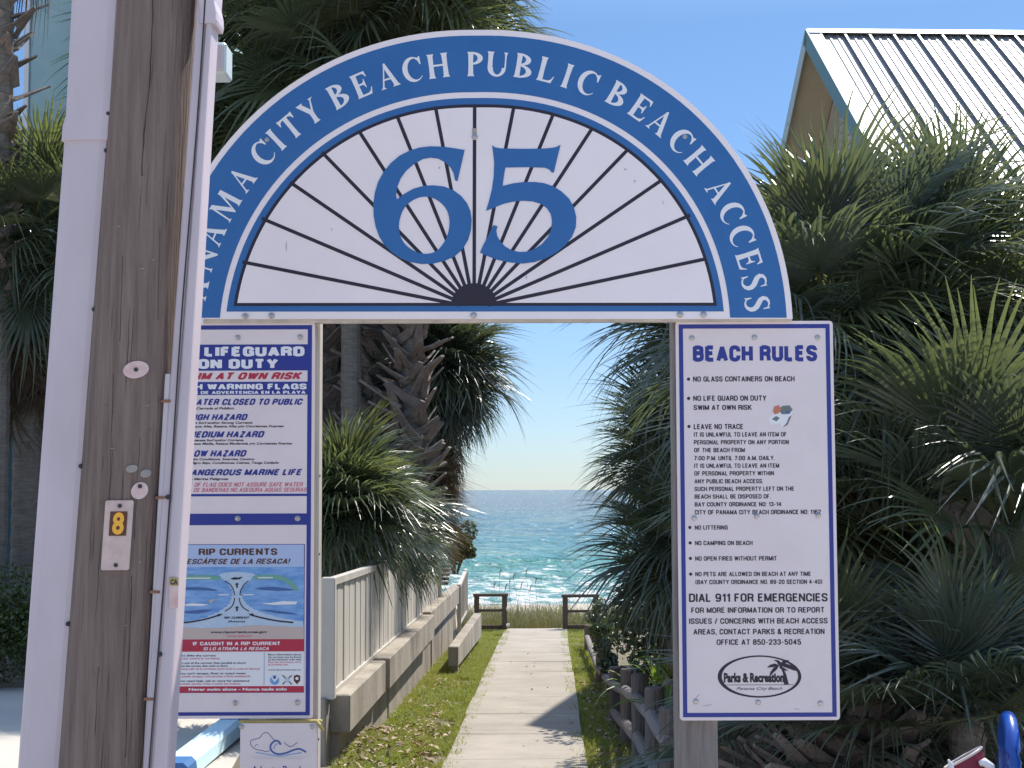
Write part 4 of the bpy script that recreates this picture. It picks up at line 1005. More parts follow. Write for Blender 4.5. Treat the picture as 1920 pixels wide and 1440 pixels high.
lin = lambda x0, y0, x1, y1, y_: x0 + (x1 - x0) * (y_ - y0) / (y1 - y0)
rows = [1700, 1440, 1200, 900, 600, 262]
cover('left_conduit', [(lin(118, 262, 31, 1440, y_), y_) for y_ in rows], [(lin(205, 262, 118, 1440, y_), y_) for y_ in rows], .06, M['pvc'], .10, 'lower length of the wide lilac-grey left conduit')
rows2 = [262, 255, 232, 214, 0, -900]
lx2 = {262: 113, 255: 113, 232: 115, 214: 121, 0: 132, -900: 196}; rx2 = {262: 205.5, 255: 206.5, 232: 207, 214: 209.5, 0: 222, -900: 286}
cover('left_conduit', [(lx2[y_], y_) for y_ in rows2], [(rx2[y_], y_) for y_ in rows2], .068, M['pvc'], .11, 'upper length of the wide lilac-grey left conduit with flared end')
rows = [1700, 1440, 1200, 900, 600, 300, 42]
cover('right_conduit', [(lin(385, 42, 281, 1440, y_), y_) for y_ in rows], [(lin(397, 42, 314, 1440, y_), y_) for y_ in rows], .085, M['pvc'], .10, 'wide right conduit, lower length')
cover('right_conduit', [(372, 43), (372, 36), (373, 20), (369, 0), (440 - 20, -900)], [(404, 43), (406, 36), (406, 20), (402, 0), (467, -900)], .092, M['pvc'], .11, 'flared upper length of the right conduit')
rows = [1700, 1440, 1200, 900, 600, 300, 43, -900]
cover('conduit_flange', [(lin(365, 42, 266, 1440, y_), y_) for y_ in rows], [(lin(386, 42, 283, 1440, y_), y_) for y_ in rows], .078, M['pvc'], .05, 'narrow nailing flange of the right conduit')
bm = bmesh.new()
tube(bm, [U(lin(384.5, 0, 281, 1440, y_) + 1.5 * math.sin(y_ / 130), y_, PY - .092) for y_ in range(-100, 1701, 60)], .0026, 6)
bm_obj('cable', bm, M['hole'], pole)
rows = [1700, 1440, 1200, 1000, 850, 701]
cover('thin_conduit', [(lin(308, 701, 266, 1440, y_), y_) for y_ in rows], [(lin(321, 701, 278, 1440, y_), y_) for y_ in rows], .075, M['pvc_light'], .03, 'narrow pale conduit along the right edge')
for y_ in (752, 933, 1110, 1311):
    xl = lin(308, 701, 266, 1440, y_)
    bm = bmesh.new(); pL_, pR_ = U(xl - 4, y_, PY - .08), U(xl + 15, y_, PY - .08)
    box(bm, pL_.x, pR_.x, pL_.y, pL_.y + .03, pL_.z - .004, pL_.z + .004, .001); bm_obj('strap', bm, M['rust'], pole)
for px, py in ((203, 213), (199, 282), (176, 580), (151, 874), (127, 1170)):
    bm = bmesh.new(); p = U(px, py, PY - .062); tube(bm, [p + Vector((0, .006, 0)), p + Vector((0, -.005, 0))], [.0075, .0055], 8); bm_obj('screw', bm, M['hole'], pole)
for px, py in ((373, 54), (350, 348), (331, 637), (314, 932), (300, 1227)):
    bm = bmesh.new(); p = U(px, py, PY - .05 if py != 932 and py != 1227 else PY - .088); tube(bm, [p + Vector((0, .006, 0)), p + Vector((0, -.006, 0))], [.0075, .0055], 8); bm_obj('screw', bm, M['hole'], pole)
# little warning label on the right conduit
def lab_box(px0, py0, px1, py1, Y, m_, name, parent, th=.002):
    q0, q1 = U(px0, py1, Y), U(px1, py0, Y); bm = bmesh.new(); box(bm, q0.x, q1.x, Y - th, Y, q0.z, q1.z, .0006); return bm_obj(name, bm, m_, parent)
LBY = PY - .0865
wl = lab_box(317, 1084, 334.5, 1140, LBY, M['washer'], 'warning_label', pole)
wl['label'] = 'small yellow and pink caution label on the right conduit'
lab_box(318, 1083, 335, 1098, LBY - .0024, M['yellow'], 'yellow_strip', wl, .001)
bm = bmesh.new(); q0, q1 = U(320, 1096, LBY), U(334, 1086, LBY); text_into(bm, 'CA', q0.x, q1.x, q0.z, q1.z, LBY - .0040, 0, .04); bm_obj('lettering', bm, M['black'], wl)
# grey box fixed to the far side of the pole
gb = thing('meter_box', 'small pale grey box half hidden behind the right conduit', 'box')
q0, q1 = U(398, 138, 5.0), U(424, 78, 5.0)
bm = bmesh.new(); box(bm, q0.x - .10, q1.x, 5.0, 5.12, q0.z, q1.z, .008); bm_obj('housing', bm, M['trimpale'], gb)
bm = bmesh.new(); box(bm, q0.x - .10, q1.x - .01, 4.992, 4.999, q0.z + .01, q1.z - .012, .002); bm_obj('lid', bm, M['pvc_light'], gb)

# ================================================================= PALMS AND PLANTS
rng = np.random.default_rng(11)
def frond_mesh(seed, L=.85, N=42, pet=.75, spread=128, dead=False, mats=None, fine=True, stiff=1.0):
    """fan leaf: petiole along +x, then pleated leaflets joined near the base and free at the drooping tips"""
    r = np.random.default_rng(seed)
    quads = []; mi = []
    # petiole, gently arched
    K = 6; w_ = .014 if not dead else .010
    px_ = np.linspace(0, pet, K); pz = -.16 * pet * (px_ / pet) ** 2
    for k in range(K - 1):
        wa, wb = w_ * (1.6 - .8 * k / K), w_ * (1.6 - .8 * (k + 1) / K)
        a_, b_ = np.array([px_[k], 0, pz[k]]), np.array([px_[k + 1], 0, pz[k + 1]])
        for (s0, h0, s1, h1) in ((-1, 0, 0, .9), (0, .9, 1, 0), (1, 0, 0, -.7), (0, -.7, -1, 0)):
            quads.append([a_ + [0, s0 * wa, h0 * wa], a_ + [0, s1 * wa, h1 * wa], b_ + [0, s1 * wb, h1 * wb], b_ + [0, s0 * wb, h0 * wb]]); mi.append(1)
    slope = -.32
    org = np.array([pet, 0, pz[-1]])
    us = [.03, .26, .42, .60, .76, .90, 1.0] if fine else [.03, .40, .70, 1.0]
    phis = np.linspace(-spread, spread, N); dphi = math.radians(2 * spread / (N - 1))
    for i, ph in enumerate(phis):
        p = math.radians(ph + r.normal(0, .6)); c, s = math.cos(p), math.sin(p)
        Li = L * (.72 + .28 * max(0, c)) * r.uniform(.9, 1.06)
        st = .16 * L * max(0, c) ** 1.5
        dr = r.uniform(.3, 2.3) * (1.6 if dead else 1) / stiff; tw = r.normal(0, .05 if not dead else .12); br = .38 + .35 * r.random()
        prev = None
        for u in us:
            q_ = u * Li
            x = st + q_ * c; y = q_ * s
            y += tw * max(0, u - .5) * L * 1.2 * c; x -= tw * max(0, u - .5) * L * 1.2 * s
            z = slope * st + q_ * (.30 * abs(s) if not dead else .1) - .22 * L * (max(0, x) / L) ** 2 - dr * L * .55 * max(0, u - br) ** 1.6
            if dead: z -= .25 * L * u * u; y *= (1 - .35 * u)
            hw = u * Li * dphi * .52 if u < .42 else .42 * Li * dphi * .52 * max(.035, (1 - u) / .58) ** .8
            hw = min(hw, .03); fold = hw * .55
            side = np.array([-s, c, 0.0])
            ctr = org + np.array([x, y, z])
            row = (ctr + side * hw - [0, 0, fold * .5], ctr + [0, 0, fold * .5], ctr - side * hw - [0, 0, fold * .5])
            if prev is not None:
                quads.append([prev[0], prev[1], row[1], row[0]]); quads.append([prev[1], prev[2], row[2], row[1]]); mi += [0, 0]
            prev = row
    return quads_np('frond', np.array(quads, dtype=float), mats, None, np.array(mi), link=False)
FR = {}
def fronds(kind, fine):
    k = (kind, fine)
    if k in FR: return FR[k]
    short = kind in 'ABC'
    m = {'A': M['frond_a'], 'B': M['frond_b'], 'C': M['frond_c'], 'a': M['frond_a'], 'b': M['frond_b'], 'c': M['frond_c'], 'dead': M['dead']}[kind]
    pm = M['petiole'] if kind != 'dead' else M['dead']
    nvar = 7 if fine else 4
    FR[k] = [frond_mesh(100 * ord(kind[0]) + i, N=(46 if fine else 30) - (i % 3) * 3, dead=(kind == 'dead'), pet=.38 if short else .75, spread=(118 + 6 * (i % 4)) if kind != 'dead' else 62,
                        mats=[m, pm], fine=fine, stiff=(1.4 if i % 2 else .75)) for i in range(nvar)]
    return FR[k]
def rot_frond(az, el, roll=0):
    return Matrix.Rotation(az, 4, 'Z') @ Matrix.Rotation(-el, 4, 'Y') @ Matrix.Rotation(roll, 4, 'X')
def boot_mesh(seed, h=.30):
    r = random.Random(seed); bm = bmesh.new(); w_ = .07
    def bar(p0, p1, wa, wb, t):
        p0, p1 = Vector(p0), Vector(p1); d = (p1 - p0).normalized(); sx = Vector((0, 1, 0)).cross(d).normalized() if abs(d.y) < .9 else Vector((1, 0, 0)); n_ = d.cross(sx).normalized()
        a_ = [bm.verts.new(p0 + sx * wa * i_ + n_ * t * j_) for i_, j_ in ((-1, -1), (1, -1), (1, 1), (-1, 1))]
        b_ = [bm.verts.new(p1 + sx * wb * i_ + n_ * t * .4 * j_) for i_, j_ in ((-1, -1), (1, -1), (1, 1), (-1, 1))]
        for k in range(4): bm.faces.new((a_[k], a_[(k + 1) % 4], b_[(k + 1) % 4], b_[k]))
        bm.faces.new(a_[::-1]); bm.faces.new(b_)
    # x outward, z up, y sideways: two tines of the split leaf base
    s1, s2 = r.uniform(.8, 1.2), r.uniform(.8, 1.2)
    for sgn, sc in ((-1, s1), (1, s2)):
        p0 = Vector((0, sgn * w_ * 1.5, 0)); p1 = Vector((.05, sgn * w_ * .7, h * .35)); p2 = Vector((.12 * sc, sgn * w_ * .12 + r.uniform(-.02, .02), h * sc))
        for a_, b_, wa, wb in ((p0, p1, .04, .036), (p1, p2, .036, .018)):
            d = (b_ - a_).normalized(); sx = Vector((1, 0, 0)).cross(d).normalized(); n_ = d.cross(sx).normalized()
            q0 = [bm.verts.new(a_ + sx * wa * i_ + n_ * .010 * j_) for i_, j_ in ((-1, -1), (1, -1), (1, 1), (-1, 1))]
            q1 = [bm.verts.new(b_ + sx * wb * i_ + n_ * .008 * j_) for i_, j_ in ((-1, -1), (1, -1), (1, 1), (-1, 1))]
            for k in range(4): bm.faces.new((q0[k], q0[(k + 1) % 4], q1[(k + 1) % 4], q1[k]))
            bm.faces.new(q1); bm.faces.new(q0[::-1])
    bmesh.ops.recalc_face_normals(bm, faces=bm.faces)
    me = bpy.data.meshes.new('boot'); bm.to_mesh(me); bm.free(); me.materials.append(M['boot']); return me
BOOTS = [boot_mesh(i) for i in range(5)]
def trunk_bm(base, top, r0, r1, n=14):
    bm = bmesh.new(); K = max(8, int((top - base).length / .12)); pts, rs = [], []
    for k in range(K + 1):
        t = k / K; p = base.lerp(top, t); p.x += .06 * math.sin(t * 3 + base.x) * (1 - t)
        pts.append(p); rs.append((r0 + (r1 - r0) * t) * (1 + .05 * (k % 2)) * (1.0 + .35 * max(0, .06 - t) / .06))
    tube(bm, pts, rs, n); return bm
def palm(label, crown, base_z=None, tr=.13, n=40, L=1.0, el=(80, -30), kinds='aab', fine=True, boots=(0, 0), dead=0, seed=1, group=None, cat='palm tree', name='palm_tree', az=None, lean=(0, 0), jit=.10, bs=1.0):
    """crown: world point the leaves spring from"""
    r = random.Random(seed); crown = Vector(crown)
    bz = gz(crown.y) - .05 if base_z is None else base_z
    base = Vector((crown.x + lean[0], crown.y + lean[1], bz))
    t = thing(name, label, cat, base, 0, group)
    top = crown - base
    bm_obj('trunk', trunk_bm(Vector((0, 0, -.15)), top + Vector((0, 0, -.02)), tr * 1.12, tr), M['trunk'], t, smooth=False)
    ga = PI * (3 - math.sqrt(5)); off = r.random() * 6
    for i in range(n):
        f = (i + .5) / n
        e_ = math.radians(el[0] + (el[1] - el[0]) * f ** .85 + r.uniform(-9, 9))
        a_ = off + i * ga + r.uniform(-.25, .25)
        if az: a_ = math.radians(r.uniform(*az))
        me = r.choice(fronds(r.choice(kinds), fine)); sc = L * r.uniform(.82, 1.12)
        mw = Matrix.Translation(top + Vector((r.uniform(-.05, .05), r.uniform(-.05, .05), r.uniform(-jit, jit * .5)))) @ rot_frond(a_, e_, r.uniform(-.5, .5)) @ Matrix.Scale(sc, 4)
        me_obj('frond', me, t, mw)
    for i in range(dead):
        me = r.choice(fronds('dead', fine)); sc = L * r.uniform(.7, 1.0)
        zz = r.uniform(-.1, .45 + .012 * dead)
        mw = Matrix.Translation(top * (1 - zz / max(top.length, 1))) @ rot_frond(off + i * ga, math.radians(r.uniform(-62, -86)), r.uniform(-.6, .6)) @ Matrix.Scale(sc, 4)
        o = me_obj('dead_frond', me, t, mw)
    if boots[1] > 0:
        z0, nb = boots; H = top.length - .05
        for i in range(nb):
            f = i / nb; zz = z0 + (H - z0) * f; p = top * (zz / top.length)
            a_ = i * ga; mw = Matrix.Translation(p + Vector((math.cos(a_) * tr * .8, math.sin(a_) * tr * .8, 0))) @ Matrix.Rotation(a_, 4, 'Z') @ Matrix.Rotation(math.radians(r.uniform(12, 48)), 4, 'Y') @ Matrix.Rotation(r.uniform(-.5, .5), 4, 'X') @ Matrix.Scale(r.uniform(.8, 1.3) * bs, 4)
            me_obj('boot', BOOTS[i % 5], t, mw)
    return t

# --- tall palms on the left, behind the arch
palm('tall cabbage palm with a smooth pale trunk, nearest behind the white fence', U(657, 120, 22), .1, .138, 60, 1.75, seed=3, dead=8, el=(85, -45), kinds='aabb')
palm('cabbage palm with criss-cross leaf bases up its trunk, right of the smooth trunk', U(728, 150, 24), .1, .25, 60, 1.75, boots=(.8, 240), bs=2.1, dead=14, seed=4, el=(85, -60), kinds='aab')
palm('palm with its crown left of the smooth trunk, beside the utility pole', U(475, 110, 25), None, .17, 66, 2.0, seed=5, dead=8, el=(80, -65), kinds='aab', boots=(3.2, 60))
palm('tallest palm whose leaf tips end above the top of the arch against the sky', U(770, -40, 22), .1, .14, 56, 1.45, boots=(.8, 190), bs=1.55, seed=6, dead=8, el=(80, -50), kinds='aabb')
palm('palm hanging over the sea view, brown dead fronds below the green', U(822, 690, 24), .1, .15, 120, 1.1, seed=7, dead=120, el=(85, -70), kinds='ACC', boots=(.9, 120), bs=1.5, lean=(-.65, 0))
palm('palm with a shaggy booted trunk close behind the lifeguard sign post', U(612, 230, 25), .1, .26, 50, 1.6, seed=8, dead=16, el=(80, -50), kinds='aac', boots=(.3, 170), bs=1.8)
palm('leaning booted palm right of the criss-cross trunk under the arch', U(775, 590, 25.5), .1, .20, 60, 1.15, seed=9, dead=60, el=(80, -60), kinds='AAc', boots=(.5, 130), bs=1.6)
# --- low palmettos leaning over the fence
gp = 'low fan palms behind the white fence'
palm('bright green bushy fan palm just behind the near end of the white fence', U(635, 955, 15.6), .12, .09, 110, .82, seed=11, el=(88, -35), kinds='ABA', group=gp, cat='fan palm', name='fan_palm')
palm('dark fan palm in the middle of the row behind the white fence', U(698, 985, 18.2), .1, .09, 70, .85, seed=12, el=(85, -45), kinds='AAC', group=gp, cat='fan palm', name='fan_palm', dead=6)
palm('dark fan palm spilling its fronds over the top of the white fence', U(748, 1010, 20.5), .1, .09, 60, .66, seed=13, el=(80, -60), kinds='ACC', group=gp, cat='fan palm', name='fan_palm', dead=8)
palm('small fan palm above the far end of the white fence with light gaps', U(765, 935, 24), .1, .08, 40, .56, seed=14, el=(80, -60), kinds='AAB', group=gp, cat='fan palm', name='fan_palm', dead=4)
# --- palms at the far left edge
palm('palm trunk with torn boots at the left edge, its crown out of sight above', U(6, -330, 20), None, .165, 30, 1.5, seed=21, boots=(4.6, 80), bs=1.3, dead=6, el=(80, -20), lean=(.05, 0))
palm('palm between the left building and the conduit with a drooping skirt of dead leaves', U(56, 430, 20.6), None, .18, 70, 1.25, seed=22, dead=50, el=(85, -65), kinds='aAb', lean=(-.05, .1))
# --- right hand thicket
gp = 'palms of the thicket on the right'
palm('palm behind the right end of the arch whose tips hang into the sea view', U(1375, 590, 12.5), None, .13, 60, .95, seed=31, el=(60, -65), kinds='AAC', group=gp, dead=5)
palm('fan palm with spiky fronds reaching left over the log fence', U(1285, 1010, 12.2), None, .11, 64, .72, seed=32, el=(88, -60), kinds='AAC', group=gp, dead=4)
palm('fan palm beside the rules sign with fronds against the bright sea', U(1262, 850, 12.9), None, .11, 60, .66, seed=33, el=(85, -55), kinds='AAC', group=gp)
palm('palm with bright glinting fronds between the arch and the metal roof', U(1540, 590, 9.2), None, .14, 90, .84, seed=34, el=(84, -62), kinds='aacBA', group=gp, dead=18)
palm('palm at the right with tall upright fronds crossing the metal roof', U(1800, 600, 9.8), None, .15, 90, .84, seed=35, el=(86, -60), kinds='aacBb', group=gp, dead=22)
palm('palm behind the right edge of the rules sign with long hanging fronds', U(1660, 760, 10.5), None, .15, 76, 1.0, seed=36, el=(75, -75), kinds='aac', group=gp, dead=12, boots=(.3, 80))
palm('palm at the right edge with thick pale leaf stalks and a booted trunk', U(1885, 990, 8.3), None, .15, 40, .92, seed=37, el=(78, 0), kinds='aca', group=gp, boots=(.2, 90), bs=1.3)
palm('short palm with fat grey boots at the foot of the rules sign', U(1590, 1345, 7.6), None, .22, 34, .70, seed=38, el=(85, 0), kinds='aCC', group=gp, boots=(.1, 140), bs=1.2)
palm('young fan palm left of the blue bike rack with one wide leaf facing the street', U(1810, 1330, 7.2), None, .08, 30, .66, seed=39, el=(88, 5), kinds='aCC', group=gp, cat='fan palm', name='fan_palm')
palm('fan palm tight against the right edge of the rules sign, half way down', U(1560, 960, 9.6), None, .12, 60, .92, seed=41, el=(80, -55), kinds='AAC', group=gp, cat='fan palm', name='fan_palm')
palm('palm with grey-green fronds in the middle of the right thicket', U(1770, 800, 10.4), None, .13, 64, .95, seed=42, el=(80, -60), kinds='aAc', group=gp)
palm('fan palm filling the gap behind the blue bike rack', U(1730, 1130, 10.5), None, .12, 50, .9, seed=40, el=(85, -40), kinds='aAc', group=gp, cat='fan palm', name='fan_palm')

# --- leafy shrubs
def shrub(name, label, cat, loc, size, n, leaf, m_, seed, group=None, stems=6, wide=.55, lumps=10):
    r = np.random.default_rng(seed); t = thing(name, label, cat, loc, 0, group)
    sx, sy, sz = size
    cen = np.stack([r.uniform(-1, 1, lumps) * sx * .62, r.uniform(-1, 1, lumps) * sy * .62, r.uniform(.25, .85, lumps) * sz], 1)
    rad = r.uniform(.28, .48, lumps) * min(sx, sz * .8)
    k = r.integers(0, lumps, n); d = r.normal(size=(n, 3)); d /= np.linalg.norm(d, axis=1)[:, None]
    P = cen[k] + d * (rad[k] * r.uniform(.45, 1.0, n) ** .5)[:, None]
    P = P[P[:, 2] > .02]; n = len(P)
    nrm = r.normal(size=(n, 3)) + np.array([0, -.2, .9]); nrm /= np.linalg.norm(nrm, axis=1)[:, None]
    a_ = r.normal(size=(n, 3)); u = np.cross(nrm, a_); u /= np.linalg.norm(u, axis=1)[:, None]; v = np.cross(nrm, u)
    l = (leaf * r.uniform(.6, 1.25, n))[:, None]; w_ = l * wide
    mid = nrm * l * .12
    Q = np.stack([P - u * l * .5, P - v * w_ * .5 + mid, P + u * l * .5, P + v * w_ * .5 + mid], 1)
    quads_np('foliage', Q, m_, t).data.name = 'foliage'
    bm = bmesh.new()
    for i in range(stems):
        c = cen[i % lumps]; tube(bm, [(c[0] * .15, c[1] * .15, -.05), (c[0] * .5, c[1] * .5, c[2] * .5), (c[0], c[1], c[2])], [.022, .015, .007], 5)
    bm_obj('stem', bm, M['bark'], t); return t
p = U(862, 1063, 31); shrub('sea_grape_bush', 'rounded sea grape bush beyond the end of the white fence, against the surf', 'bush', (p.x - .1, 31, p.z - .1), (.50, .5, 1.0), 1500, .10, M['leaf2'], 1, wide=.9)
shrub('clipped_hedge', 'low dark hedge with sunlit waxy leaves at the left edge', 'hedge', (-6.75, 18.95, gz(18.9)), (1.5, .5, 1.5), 12000, .065, M['leaf2'], 2, lumps=26)
for i, (px, Y, hh, sx, n) in enumerate(((1330, 15.5, 2.2, 1.1, 5000), (1480, 14.5, 3.4, 1.3, 7000), (1700, 13.5, 3.4, 1.5, 8000), (1900, 13.0, 3.2, 1.4, 7000))):
    p = U(px, 1000, Y); shrub('thicket_shrub', ['dark leafy shrub behind the spiky fan palms, nearest the walk', 'dark leafy shrub behind the rules sign', 'dark leafy shrub deep in the right thicket', 'dark leafy shrub at the right edge behind the palms'][i], 'shrub', (p.x, Y, gz(Y)), (sx, .9, hh), n, .10, M['leaf'], 20 + i, 'shrubs behind the right palms', lumps=22)
for i, (px, Y, hh, sx, n) in enumerate(((560, 24, 2.6, 1.5, 5000), (660, 21.5, 1.9, .9, 4000), (745, 23, 1.5, .7, 3000))):
    p = U(px, 1000, Y); shrub('thicket_shrub', ['dark shrub behind the lifeguard sign post', 'shrub filling the foot of the palms behind the near white fence', 'shrub behind the far half of the white fence'][i], 'shrub', (p.x, Y, .05), (sx, .8, hh), n, .10, M['leaf'], 40 + i, 'shrubs behind the white fence', lumps=18)
for i, (yy, xo, hh) in enumerate(((11.6, .62, .55), (13.4, .50, .60), (15.6, .55, .62), (18.2, .52, .75), (21.5, .55, .8), (25.0, .62, .85))):
    shrub('vine_clump', ['tangled vine at the walk edge by the nearest log posts', 'tangled vine between the walk and the log fence where the shade falls', 'viny shrub beside the walk at the middle of the log fence', 'leggy shrub beside the walk at the far log post', 'leggy shrub on the right verge beyond the log fence', 'shrub on the right verge close to the dark end rail'][i], 'shrub',
          (pathx(yy) + xo + (.34 if i < 3 else .18), yy, gz(yy)), (.24, .5, hh), 900, .06, M['leaf'] if i % 2 else M['leaf2'], 60 + i, 'vines along the right edge of the walk', stems=5, lumps=8)
# strap-leaved plants behind the log fence
def strap_plant(label, loc, n, L, seed, group):
    r = random.Random(seed); t = thing('strap_leaf_plant', label, 'plant', loc, 0, group)
    for i in range(n):
        a_ = r.uniform(0, 2 * PI); l = L * r.uniform(.7, 1.15); ar = r.uniform(.5, 1.3); bm = bmesh.new(); prev = None
        for k in range(7):
            u = k / 6; x = l * u * .75 * ar; z = l * (u * 1.05 - ar * u * u * .85); w_ = .016 * (1 - u ** 2) + .001
            c_ = Vector((x * math.cos(a_), x * math.sin(a_), z)); s_ = Vector((-math.sin(a_), math.cos(a_), 0)) * w_
            cur = (bm.verts.new(c_ + s_), bm.verts.new(c_ - Vector((0, 0, w_ * .5))), bm.verts.new(c_ - s_))
            if prev:
                bm.faces.new((prev[0], prev[1], cur[1], cur[0])); bm.faces.new((prev[1], prev[2], cur[2], cur[1]))
            prev = cur
        bm_obj('leaf', bm, M['strap'], t)
M['strap'] = mat('strap_leaf', (.20, .30, .07), .4, col2=(.13, .20, .05), vscale=3, trans=.4)
gp = 'strap-leaved plants behind the log fence'
for i, (px, py, Y) in enumerate(((1195, 1262, 14.2), (1232, 1240, 13.2), (1258, 1215, 12.6), (1250, 1290, 11.2))):
    p = U(px, py, Y); strap_plant(['light green strap-leaved plant above the far log posts', 'strap-leaved plant behind the middle of the log fence', 'tallest strap-leaved plant next to the rules sign edge', 'strap-leaved plant low behind the nearest tall log post'][i], (p.x, Y, p.z - .25), 16, .55, i, gp)

# ================================================================= WALL, FENCES, RAILS
wx = lambda y, x0: pathx(y) + x0
wall = thing('concrete_wall', 'stained concrete wall with heavy cap beams along the left of the walk', 'wall', (0, 0, 0))
segs = [(12.25, 14.85), (14.95, 20.6), (20.66, 27.5)]
ztopw = lambda y: 2.0 - (1.655 + (y - 12.1) * .0081)
for i, (a_, b_) in enumerate(segs):
    bm = bmesh.new(); x0 = -1.72 + (.0, .03, -.02)[i]; z_ = (0, .015, .05)[i]
    slab_between(bm, (wx(a_, x0), a_), (wx(b_, x0), b_), .16, ztopw(a_) - .31 + z_, ztopw(a_) + z_, ztopw(b_) - .31 + z_, ztopw(b_) + z_, 0)
    bmesh.ops.bevel(bm, geom=list(bm.edges), offset=.012, segments=1, affect='EDGES')
    bm_obj('cap_beam', bm, M['concrete_old'], wall)
y = 12.3
while y < 27.4:
    b_ = min(y + 1.9, 27.45); bm = bmesh.new(); o_ = random.uniform(-.012, .012)
    slab_between(bm, (wx(y, -1.80 + o_), y), (wx(b_ - .015, -1.80 + o_), b_ - .015), .10, gz(y) - .4, ztopw(y) - .2, gz(b_) - .4, ztopw(b_) - .2, 0)
    bmesh.ops.bevel(bm, geom=list(bm.edges), offset=.006, segments=1, affect='EDGES')
    bm_obj('panel', bm, M['concrete_old'], wall); y = b_
for i, yy in enumerate(()):      # slanted props at the foot
    bm = bmesh.new(); tube(bm, [(wx(yy, -1.52), yy - .9, gz(yy) - .06), (wx(yy, -1.70), yy + .2, gz(yy) + .40)], [.05, .04], 8); bm_obj('brace', bm, M['concrete_old'], wall)
bm = bmesh.new(); slab_between(bm, (wx(12.1, -1.80), 12.12), (wx(12.1, -1.80) - .62, 12.16), .16, gz(12) - .3, .34, gz(12) - .3, .34, 0); bmesh.ops.bevel(bm, geom=list(bm.edges), offset=.012, segments=1, affect='EDGES')
bm_obj('return_wall', bm, M['concrete_old'], wall)
low = thing('low_concrete_ledge', 'low square concrete beam beside the grass beyond the wall', 'ledge', (0, 0, 0))
bm = bmesh.new(); slab_between(bm, (wx(20.7, -1.36), 20.7), (wx(26.2, -1.30), 26.2), .14, gz(20.7) + .10, -.155, gz(26) + .10, -.15, 0); bmesh.ops.bevel(bm, geom=list(bm.edges), offset=.01, segments=1, affect='EDGES')
bm_obj('beam', bm, M['concrete_old'], low)
for yy in (20.8, 23.4, 26.0):
    bm = bmesh.new(); slab_between(bm, (wx(yy, -1.36), yy), (wx(yy + .14, -1.36), yy + .14), .12, gz(yy) - .3, gz(yy) + .12, gz(yy) - .3, gz(yy) + .12, 0); bm_obj('block', bm, M['concrete_old'], low)

fence = thing('white_fence', 'cream white slatted fence on top of the concrete wall, ending by the sea grape', 'fence', (0, 0, 0))
def ftop(y):
    if y < 16.4: return 2.0 - (.717 + (y - 12.1) * .013)
    return 2.0 - (.773 + (y - 16.4) * .054)
FX = -1.80
y = 12.32; k = 0
while y < 23.6:
    b_ = y + .190; bm = bmesh.new(); o_ = (.005 if k % 2 else -.002) + random.uniform(-.004, .004)
    slab_between(bm, (wx(y, FX + o_), y), (wx(b_, FX + o_), b_), .022, ztopw(y) + .03, ftop(y) - .05, ztopw(b_) + .03, ftop(b_) - .05, 0)
    bmesh.ops.bevel(bm, geom=[e for e in bm.edges if abs(e.verts[0].co.z - e.verts[1].co.z) > .3], offset=.006, segments=1, affect='EDGES')
    bm_obj('slat', bm, M['fence_white'], fence); y = b_ + .0035; k += 1
for a_, b_ in ((12.1, 16.4), (16.4, 23.75)):
    bm = bmesh.new(); slab_between(bm, (wx(a_, FX), a_), (wx(b_, FX), b_), .075, ftop(a_) - .055, ftop(a_), ftop(b_) - .055, ftop(b_), 0); bm_obj('top_rail', bm, M['fence_white'], fence)
    bm = bmesh.new(); slab_between(bm, (wx(a_, FX), a_), (wx(b_, FX), b_), .06, ztopw(a_) + .002, ztopw(a_) + .035, ztopw(b_) + .002, ztopw(b_) + .035, 0); bm_obj('bottom_rail', bm, M['fence_white'], fence)
def fpost(y, xo=0, z1=None):
    bm = bmesh.new(); x = wx(y, FX) + xo; box(bm, x - .055, x + .055, y - .055, y + .055, ztopw(y) - .02, (z1 if z1 else ftop(y) + .012), .006); bm_obj('post', bm, M['fence_white'], fence)
fpost(12.14); fpost(23.78, 0, ftop(23.78) + .05); fpost(12.2, -.52)
bm = bmesh.new(); slab_between(bm, (wx(12.1, FX) - .05, 12.16), (wx(12.1, FX) - .56, 12.2), .075, ftop(12.1) - .055, ftop(12.1) + .002, ftop(12.1) - .055, ftop(12.1) + .002, 0); bm_obj('top_rail', bm, M['fence_white'], fence)
for i in range(1):
    x = wx(12.2, FX) - .30 - i * .14
    bm = bmesh.new(); box(bm, x - .06, x + .06, 12.19, 12.21, .36, ftop(12.1) - .06, .004); bm_obj('slat', bm, M['fence_white'], fence)
# deck boards and white rail beyond the fence
dk = thing('grey_deck_steps', 'grey weathered deck boards just past the end of the white fence', 'steps', (0, 0, 0))
for i in range(5):
    q0 = U(834, 1060 + i * 6, 25.5 + i * .12 * 0); bm = bmesh.new()
    zt = q0.z; box(bm, wx(25.5, -2.1), wx(25.5, -1.70), 25.2 - i * .3, 25.48 - i * .3, zt - .02, zt + .022, .004); bm_obj('board', bm, M['timber_dark'] if i > 2 else M['log'], dk)
rl = thing('white_handrail', 'narrow white handrail with thin balusters leading down to the beach', 'railing', (0, 0, 0))
p0, p1 = U(861, 1096, 26.9), U(874, 1066, 31.5)
bm = bmesh.new(); slab_between(bm, (p0.x, p0.y), (p1.x, p1.y), .06, p0.z - .05, p0.z, p1.z - .05, p1.z, 0); bm_obj('top_rail', bm, M['fence_white'], rl)
bm = bmesh.new(); slab_between(bm, (p0.x, p0.y), (p1.x, p1.y), .05, p0.z - .72, p0.z - .67, p1.z - .92, p1.z - .87, 0); bm_obj('bottom_rail', bm, M['fence_white'], rl)
